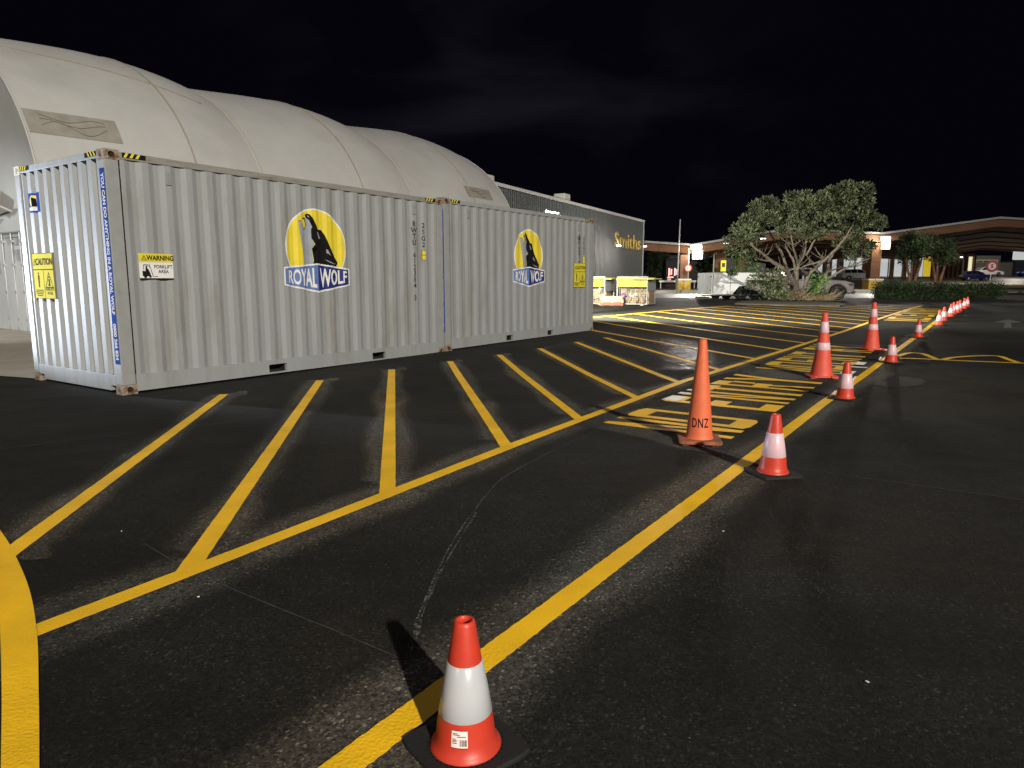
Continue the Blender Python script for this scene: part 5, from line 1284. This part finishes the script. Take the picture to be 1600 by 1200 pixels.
pts = [G(*q) for q in KP]; n = len(pts); isl.v = [(p.x, p.y, p.z-.02) for p in pts]+[(p.x, p.y, p.z+.05) for p in pts]
isl.f = [(i, (i+1) % n, n+(i+1) % n, n+i) for i in range(n)]+[tuple(range(n, 2*n))]
tag(isl.build('tree_island', mat('island_soil', (.06, .05, .035), .9, var=.35, scale=3, bump=.8, bscale=12)), kind='structure')

# ================================================================== TREES AND HEDGE
def leaves(clumps, name, m, parent, per=150, ls=.085, seed=1, upb=.35, narrow=.42):
    """many small pointed leaves scattered through ellipsoidal clumps, denser near their surface"""
    rr = random.Random(seed); mb = MB()
    for (c, rx, ry, rz_) in clumps:
        k = int(per*(rx*ry*rz_)**.62*9)
        for _ in range(k):
            while True:
                a = Vector((rr.gauss(0, 1), rr.gauss(0, 1), rr.gauss(0, 1)))
                if a.length > .01: break
            a.normalize(); rad = rr.uniform(.25, 1)**.45
            p = Vector(c)+Vector((a.x*rx, a.y*ry, a.z*rz_))*rad*rr.uniform(.9, 1.1)
            d = (a*.8+Vector((rr.uniform(-1, 1), rr.uniform(-1, 1), rr.uniform(-.4, 1)+upb))).normalized()
            s_ = d.cross(Vector((rr.uniform(-1, 1), rr.uniform(-1, 1), rr.uniform(-1, 1)))).normalized()
            l = ls*rr.uniform(.7, 1.5); w = l*narrow
            v0 = p; v1 = p+d*l*.5+s_*w*.5; v2 = p+d*l; v3 = p+d*l*.5-s_*w*.5
            kk = len(mb.v); mb.v += [tuple(v0), tuple(v1), tuple(v2), tuple(v3)]; mb.f.append((kk, kk+1, kk+2, kk+3))
    return mb.build(name, m, parent, norm=False)
TD = 35.6   # distance of the big tree
tb0 = Vector((wx(1248, TD), TD, gz(TD)+.05))
tree = empty('spreading_tree', tb0, 0, 'big spreading many stemmed olive green tree between the trailer and the pickup', 'tree')
def tp(px, py, dd=0): return D(px, py, TD+dd)-tb0
def Zt(X, Y): return (1130+X/5.715, 280+Y/5.715)
limbs = [
 ([(680, 1085, 0), (640, 960, 0), (600, 870, 0), (520, 790, -.2), (430, 730, -.5), (340, 660, -.9), (260, 590, -1.2), (210, 500, -1.2)], .17, .03),
 ([(690, 1080, .1), (650, 950, .1), (655, 860, .1), (670, 760, .2), (720, 670, .3), (735, 560, .3), (745, 440, .2), (760, 330, 0)], .16, .03),
 ([(720, 1080, .2), (735, 960, .3), (760, 860, .3), (830, 790, .2), (930, 700, 0), (1010, 620, -.2), (1090, 520, -.4), (1150, 420, -.4)], .14, .03),
 ([(600, 870, 0), (560, 780, .4), (535, 690, .6), (490, 600, .8), (440, 520, .9), (400, 420, .8)], .10, .025),
 ([(650, 850, .1), (630, 730, .5), (590, 660, .8), (540, 560, 1.1), (520, 440, 1.2)], .08, .02),
 ([(755, 1080, .4), (800, 1020, .6), (880, 930, .9), (930, 830, 1.1), (945, 740, 1.2), (1000, 640, 1.4), (1080, 560, 1.3)], .15, .03),
 ([(870, 940, .9), (980, 860, .7), (1090, 800, .5), (1200, 750, .2), (1320, 700, 0)], .09, .02),
 ([(760, 860, .3), (700, 790, -.5), (850, 740, -.8), (900, 690, -1.0)], .06, .02),
 ([(640, 960, 0), (560, 915, -.6), (450, 915, -.9), (360, 860, -1.2), (300, 840, -1.3)], .06, .02),
 ([(670, 760, .2), (640, 660, -.4), (615, 560, -.8), (600, 450, -.9)], .06, .02),
 ([(740, 680, .3), (790, 590, .0), (850, 480, -.2), (880, 360, -.2), (900, 250, 0)], .06, .02),
 ([(430, 730, -.5), (340, 720, -.8), (280, 700, -1.0), (200, 690, -1.1)], .05, .015),
 ([(600, 1000, -.3), (540, 950, -.8), (500, 900, -1.2)], .06, .02),
 ([(930, 830, 1.1), (1050, 790, 1.3), (1180, 780, 1.5), (1300, 730, 1.6)], .05, .015),
]
trk = MB()
for pts_, r0, r1 in limbs:
    P = [tp(*Zt(x, y), dd) for x, y, dd in pts_]; Q = []
    P2 = [P[0]]+P+[P[-1]]
    for i in range(1, len(P2)-2):
        for k in range(4):
            t_ = k/4; a, b, c, d = P2[i-1:i+3]
            Q.append(.5*((2*b)+(c-a)*t_+(2*a-5*b+4*c-d)*t_*t_+(3*b-a-3*c+d)*t_**3)+Vector((rnd.uniform(-.015, .015), rnd.uniform(-.02, .02), rnd.uniform(-.015, .015))))
    Q.append(P[-1]); m = len(Q)
    trk.path(Q, [.72*r0*(1-i/(m-1))**.8+r1*.8 for i in range(m)], 8)
    for k in range(7):     # twigs
        i = rnd.randrange(m//3, m-1); d = Vector((rnd.uniform(-1, 1), rnd.uniform(-1, 1), rnd.uniform(.2, 1))).normalized()
        l = rnd.uniform(.4, .9); trk.path([Q[i], Q[i]+d*l*.5+Vector((0, 0, .04)), Q[i]+d*l+Vector((0, 0, .15))], [.022, .014, .006], 5)
trk.build('trunk', BARK, tree, smooth=True)
S_ = TD/FPX/5.715
cl = []
def C(x, y, rx, ry, dd=0, dep_=None): cl.append((tp(*Zt(x, y), dd), rx*S_, (dep_ or (rx+ry)/2)*S_*1.05, ry*S_))
for a in ((310, 225, 70, 48, 0), (400, 230, 90, 60, .3), (480, 230, 60, 50, .6), (300, 340, 120, 80, -.5), (210, 380, 60, 60, -.8), (420, 370, 90, 70, -.9), (120, 460, 70, 60, -.8), (200, 500, 90, 60, -.9), (90, 545, 60, 60, -.6),
          (620, 180, 80, 60, .2), (720, 170, 80, 55, -.1), (600, 280, 100, 80, -.5), (740, 260, 110, 90, -.6), (850, 170, 60, 60, 0), (870, 260, 90, 80, -.4), (990, 110, 80, 60, .2), (1080, 90, 90, 55, 0), (1200, 80, 90, 55, .1), (1280, 110, 60, 60, .2),
          (1000, 200, 100, 80, -.3), (1130, 190, 100, 80, -.3), (1260, 200, 70, 70, .2), (1040, 300, 90, 70, -.2), (1190, 320, 90, 60, .5), (660, 370, 90, 60, -.6), (800, 360, 90, 60, -.3), (930, 370, 80, 60, -.3), (1310, 330, 70, 50, .6), (1390, 360, 70, 50, .7), (1450, 370, 40, 50, .7), (1380, 430, 80, 40, .7), (1260, 420, 80, 50, .8), (1140, 420, 80, 50, .5),
          (540, 480, 60, 50, -.4), (640, 500, 60, 45, -.5), (780, 500, 60, 60, -.2), (880, 470, 60, 50, -.2), (1000, 440, 70, 50, -.1), (320, 480, 70, 50, -.5), (60, 640, 50, 40, -.6), (130, 650, 60, 40, -.7), (230, 640, 60, 30, -.8), (60, 850, 40, 30, -1.0), (110, 850, 35, 25, -1.1),
          (1120, 600, 80, 60, .6), (1220, 640, 80, 60, .8), (1090, 680, 60, 45, .7), (1310, 600, 60, 50, .8), (1180, 560, 70, 50, .9), (1370, 620, 30, 40, .9), (760, 430, 50, 30, -.6), (150, 560, 80, 60, -.9), (270, 560, 70, 45, -.8), (90, 620, 70, 50, -1.0), (200, 700, 70, 45, -1.0), (560, 410, 80, 60, -.3), (1180, 500, 90, 60, .6), (1030, 560, 60, 50, .4), (700, 440, 50, 30, -.5), (240, 430, 60, 40, -1.1)): C(*a)
leaves([(c+Vector((rnd.uniform(-.12, .12), rnd.uniform(-.4, .4), rnd.uniform(-.1, .1))), a*.95, b*.95, d*.95) for c, a, b, d in cl], 'crown', LEAF, tree, per=230, ls=.14, seed=5)
cl = []
for a in ((180, 750, 80, 65, -.9), (260, 790, 50, 45, -.9), (120, 720, 45, 40, -.8), (820, 900, 60, 50, -.8), (860, 960, 70, 55, -.8), (800, 980, 50, 40, -.9), (910, 900, 40, 40, -.7)): C(*a)
leaves(cl, 'green_foliage', LEAFG, tree, per=120, ls=.12, seed=8)
cl = []
for a in ((290, 890, 70, 45, -1.0), (400, 860, 70, 55, -1.0), (470, 860, 60, 60, -.9), (400, 960, 60, 50, -1.1), (440, 1030, 70, 50, -1.1), (510, 1000, 60, 60, -1.0), (360, 1000, 40, 30, -1.1), (880, 1050, 50, 30, -.4), (240, 930, 40, 30, -1.0), (300, 950, 60, 45, -1.1), (480, 930, 70, 60, -1.1), (540, 1040, 60, 40, -1.1), (340, 890, 70, 40, -1.2)): C(*a)
leaves(cl, 'low_foliage', leaf_mat('leaf_low', (.04, .06, .025), (.12, .14, .07)), tree, per=120, ls=.12, seed=11)
# dry fallen fronds about the foot of the trunk
dr = MB()
for k in range(420):
    bx0 = tp(*Zt(rnd.uniform(500, 980), rnd.uniform(1060, 1090)), rnd.uniform(-.7, .3)); bx0.z = rnd.uniform(0.02, .08)
    d = Vector((rnd.uniform(-1, 1), rnd.uniform(-.6, .3), rnd.uniform(.1, 1.1))).normalized(); l = rnd.uniform(.25, .85)
    dr.path([bx0, bx0+d*l*.55, bx0+d*l+Vector((d.x*.1, 0, -.12*l))], [.010, .012, .004], 4)
dr.build('dry_stems', mat('dry_stem', (.22, .17, .10), .8, var=.4, scale=4), tree)

def blobtree(name, base, H, crown, label, cat, leaf, seed, stems, group=None, trunkm=BARKD, per=110, ls=.13):
    r = empty(name, base, 0, label, cat, group)
    t = MB()
    for pts in stems: t.path([Vector(p) for p in pts], [.10*(1-.6*i/(len(pts)-1)) for i in range(len(pts))], 7)
    t.build('trunk', trunkm, r, smooth=True)
    leaves(crown, 'crown', leaf, r, per=per, ls=ls, seed=seed); return r
# two small round trees over the hedge
HD = 40.5
def small_tree(px, w, pyt, pyb, pybase, label, seed, dd):
    dp = HD+dd; k = dp/FPX; base = Vector((wx(px, dp), dp, gz(dp))); H = wz(pyt, dp)-base.z; zb2 = wz(pyb, dp)-base.z
    rr = random.Random(seed); cr_ = []
    for i in range(16):
        a = rr.uniform(0, 2*pi); q = rr.uniform(.2, 1); z = rr.uniform(.1, .95); env = sqrt(max(.05, 1-(z*1.0-.35)**2*1.7))
        cr_.append((Vector((cos(a)*q*w*k*.36*env, sin(a)*q*w*k*.36*env, zb2+(H-zb2)*z*.86)), w*k*.20, w*k*.20, (H-zb2)*.22))
    st2 = [[(0, 0, 0), (-.12, 0, zb2*.6), (-.35, 0, zb2), (-.5, 0, zb2+.6)], [(.1, 0, 0), (.3, .1, zb2*.6), (.5, .1, zb2), (.6, .1, zb2+.7)], [(0, .1, 0), (.02, .1, zb2*.8), (-.02, .1, zb2+.8)]]
    return blobtree('round_tree', base, H, cr_, label, 'tree', LEAFD, seed, st2, 'small dark trees over the hedge', per=150, ls=.11)
small_tree(1424, 78, 361, 413, 440, 'left dark round small tree growing up behind the hedge', 21, 0)
small_tree(1464, 56, 372, 412, 440, 'right dark small tree growing up behind the hedge', 22, 1.2)
# clipped hedge
hr = empty('clipped_hedge', (wx(1468, 38.5), 38.5, gz(38.5)), 0, 'long low dark clipped hedge right of the pickup', 'hedge')
hc = []; k = 38.5/FPX
for i in range(46):
    px = 1372+i*4.35; u = i/45; dpt = 38.5+u*1.2
    for j in range(2):
        top_ = wz(439.5+1.2*sin(i*.7)+u*2, dpt); bz = gz(dpt); hh = (top_-bz)/2
        hc.append((Vector((wx(px, dpt), dpt+.3*j+rnd.uniform(-.1, .1), bz+hh+rnd.uniform(-.05, .05)))-hr.location, .20, .35, hh))
leaves(hc, 'foliage', LEAFX, hr, per=150, ls=.085, seed=31)
hb = MB(); a0 = Vector((wx(1376, 38.7), 38.75, gz(38.7)))-hr.location; b0 = Vector((wx(1562, 39.8), 39.9, gz(39.8)))-hr.location
hb.add([(a0.x, a0.y, a0.z), (b0.x, b0.y, b0.z), (b0.x, b0.y+.5, b0.z), (a0.x, a0.y+.5, a0.z), (a0.x, a0.y, a0.z+.72), (b0.x, b0.y, b0.z+.66), (b0.x, b0.y+.5, b0.z+.66), (a0.x, a0.y+.5, a0.z+.72)],
       [(3, 2, 1, 0), (4, 5, 6, 7), (0, 1, 5, 4), (1, 2, 6, 5), (2, 3, 7, 6), (3, 0, 4, 7)])
hb.build('twiggy_core', mat('hedge_core', (.010, .014, .007), .9), hr)
# dark trees in the background
def bgtree(px, py0, py1, w, dp, label, seed, leaf=LEAFX):
    k = dp/FPX; base = Vector((wx(px, dp), dp, gz(dp))); H = wz(py0, dp)-base.z
    rr = random.Random(seed); cr_ = []
    for i in range(14):
        a = rr.uniform(0, 2*pi); q = rr.uniform(0, 1); z = rr.uniform(.15, .85)
        cr_.append((Vector((cos(a)*q*w*k*.34, sin(a)*q*w*k*.34, H*z)), w*k*.22, w*k*.22, H*.17))
    return blobtree('background_tree', base, H, cr_, label, 'tree', leaf, seed, [[(0, 0, 0), (.1, 0, H*.5), (0, 0, H*.8)]], 'dark trees beyond the canopy', per=60, ls=.20)
bgtree(1103, 391, 430, 40, 66, 'dark round tree under the canopy right of the first pillar', 41)
bgtree(1020, 372, 445, 34, 76, 'dark tree just right of the store corner', 42, LEAFD)
bgtree(1036, 385, 445, 26, 82, 'dark lower tree left of the distant pink lettering', 43, LEAFD)
bgtree(947, 437, 470, 26, 47, 'dark shrub against the store wall behind the pallets', 44)
# damp sheen on the asphalt between the stripes, in front of the far container
WET2, _t, _p, _o = node_mat('damp_sheen'); _N = _t.nodes.new
_g = _N('ShaderNodeNewGeometry'); _n = _N('ShaderNodeTexNoise'); _n.inputs['Scale'].default_value = 5; _n.inputs['Detail'].default_value = 8; _n.inputs['Roughness'].default_value = .75
_t.links.new(_g.outputs['Position'], _n.inputs['Vector'])
_u = _N('ShaderNodeUVMap'); _u.uv_map = 'UVMap'; _x = _N('ShaderNodeSeparateXYZ'); _t.links.new(_u.outputs[0], _x.inputs[0])
_a = _N('ShaderNodeMath'); _a.operation = 'ABSOLUTE'; _t.links.new(_x.outputs[1], _a.inputs[0])
_e = _N('ShaderNodeMapRange'); _e.inputs[1].default_value = .2; _e.inputs[2].default_value = 1; _e.inputs[3].default_value = 1; _e.inputs[4].default_value = 0; _t.links.new(_a.outputs[0], _e.inputs[0])
_r = _N('ShaderNodeMapRange'); _r.inputs[1].default_value = .45; _r.inputs[2].default_value = .62; _t.links.new(_n.outputs[0], _r.inputs[0])
_m = _N('ShaderNodeMath'); _m.operation = 'MULTIPLY'; _t.links.new(_e.outputs[0], _m.inputs[0]); _t.links.new(_r.outputs[0], _m.inputs[1]); _t.links.new(_m.outputs[0], _p.inputs['Alpha'])
_p.inputs['Base Color'].default_value = (.010, .010, .011, 1); _p.inputs['Roughness'].default_value = .42
_b = _N('ShaderNodeBump'); _b.inputs['Strength'].default_value = .5; _b.inputs['Distance'].default_value = .01; _t.links.new(_n.outputs[0], _b.inputs['Height']); _t.links.new(_b.outputs[0], _p.inputs['Normal'])
merge('damp_asphalt', WET2, [strip(pl([(1010, 528), (1050, 540), (1072, 558), (1085, 580)]), 1.5, .0046, '', WET2, True)])
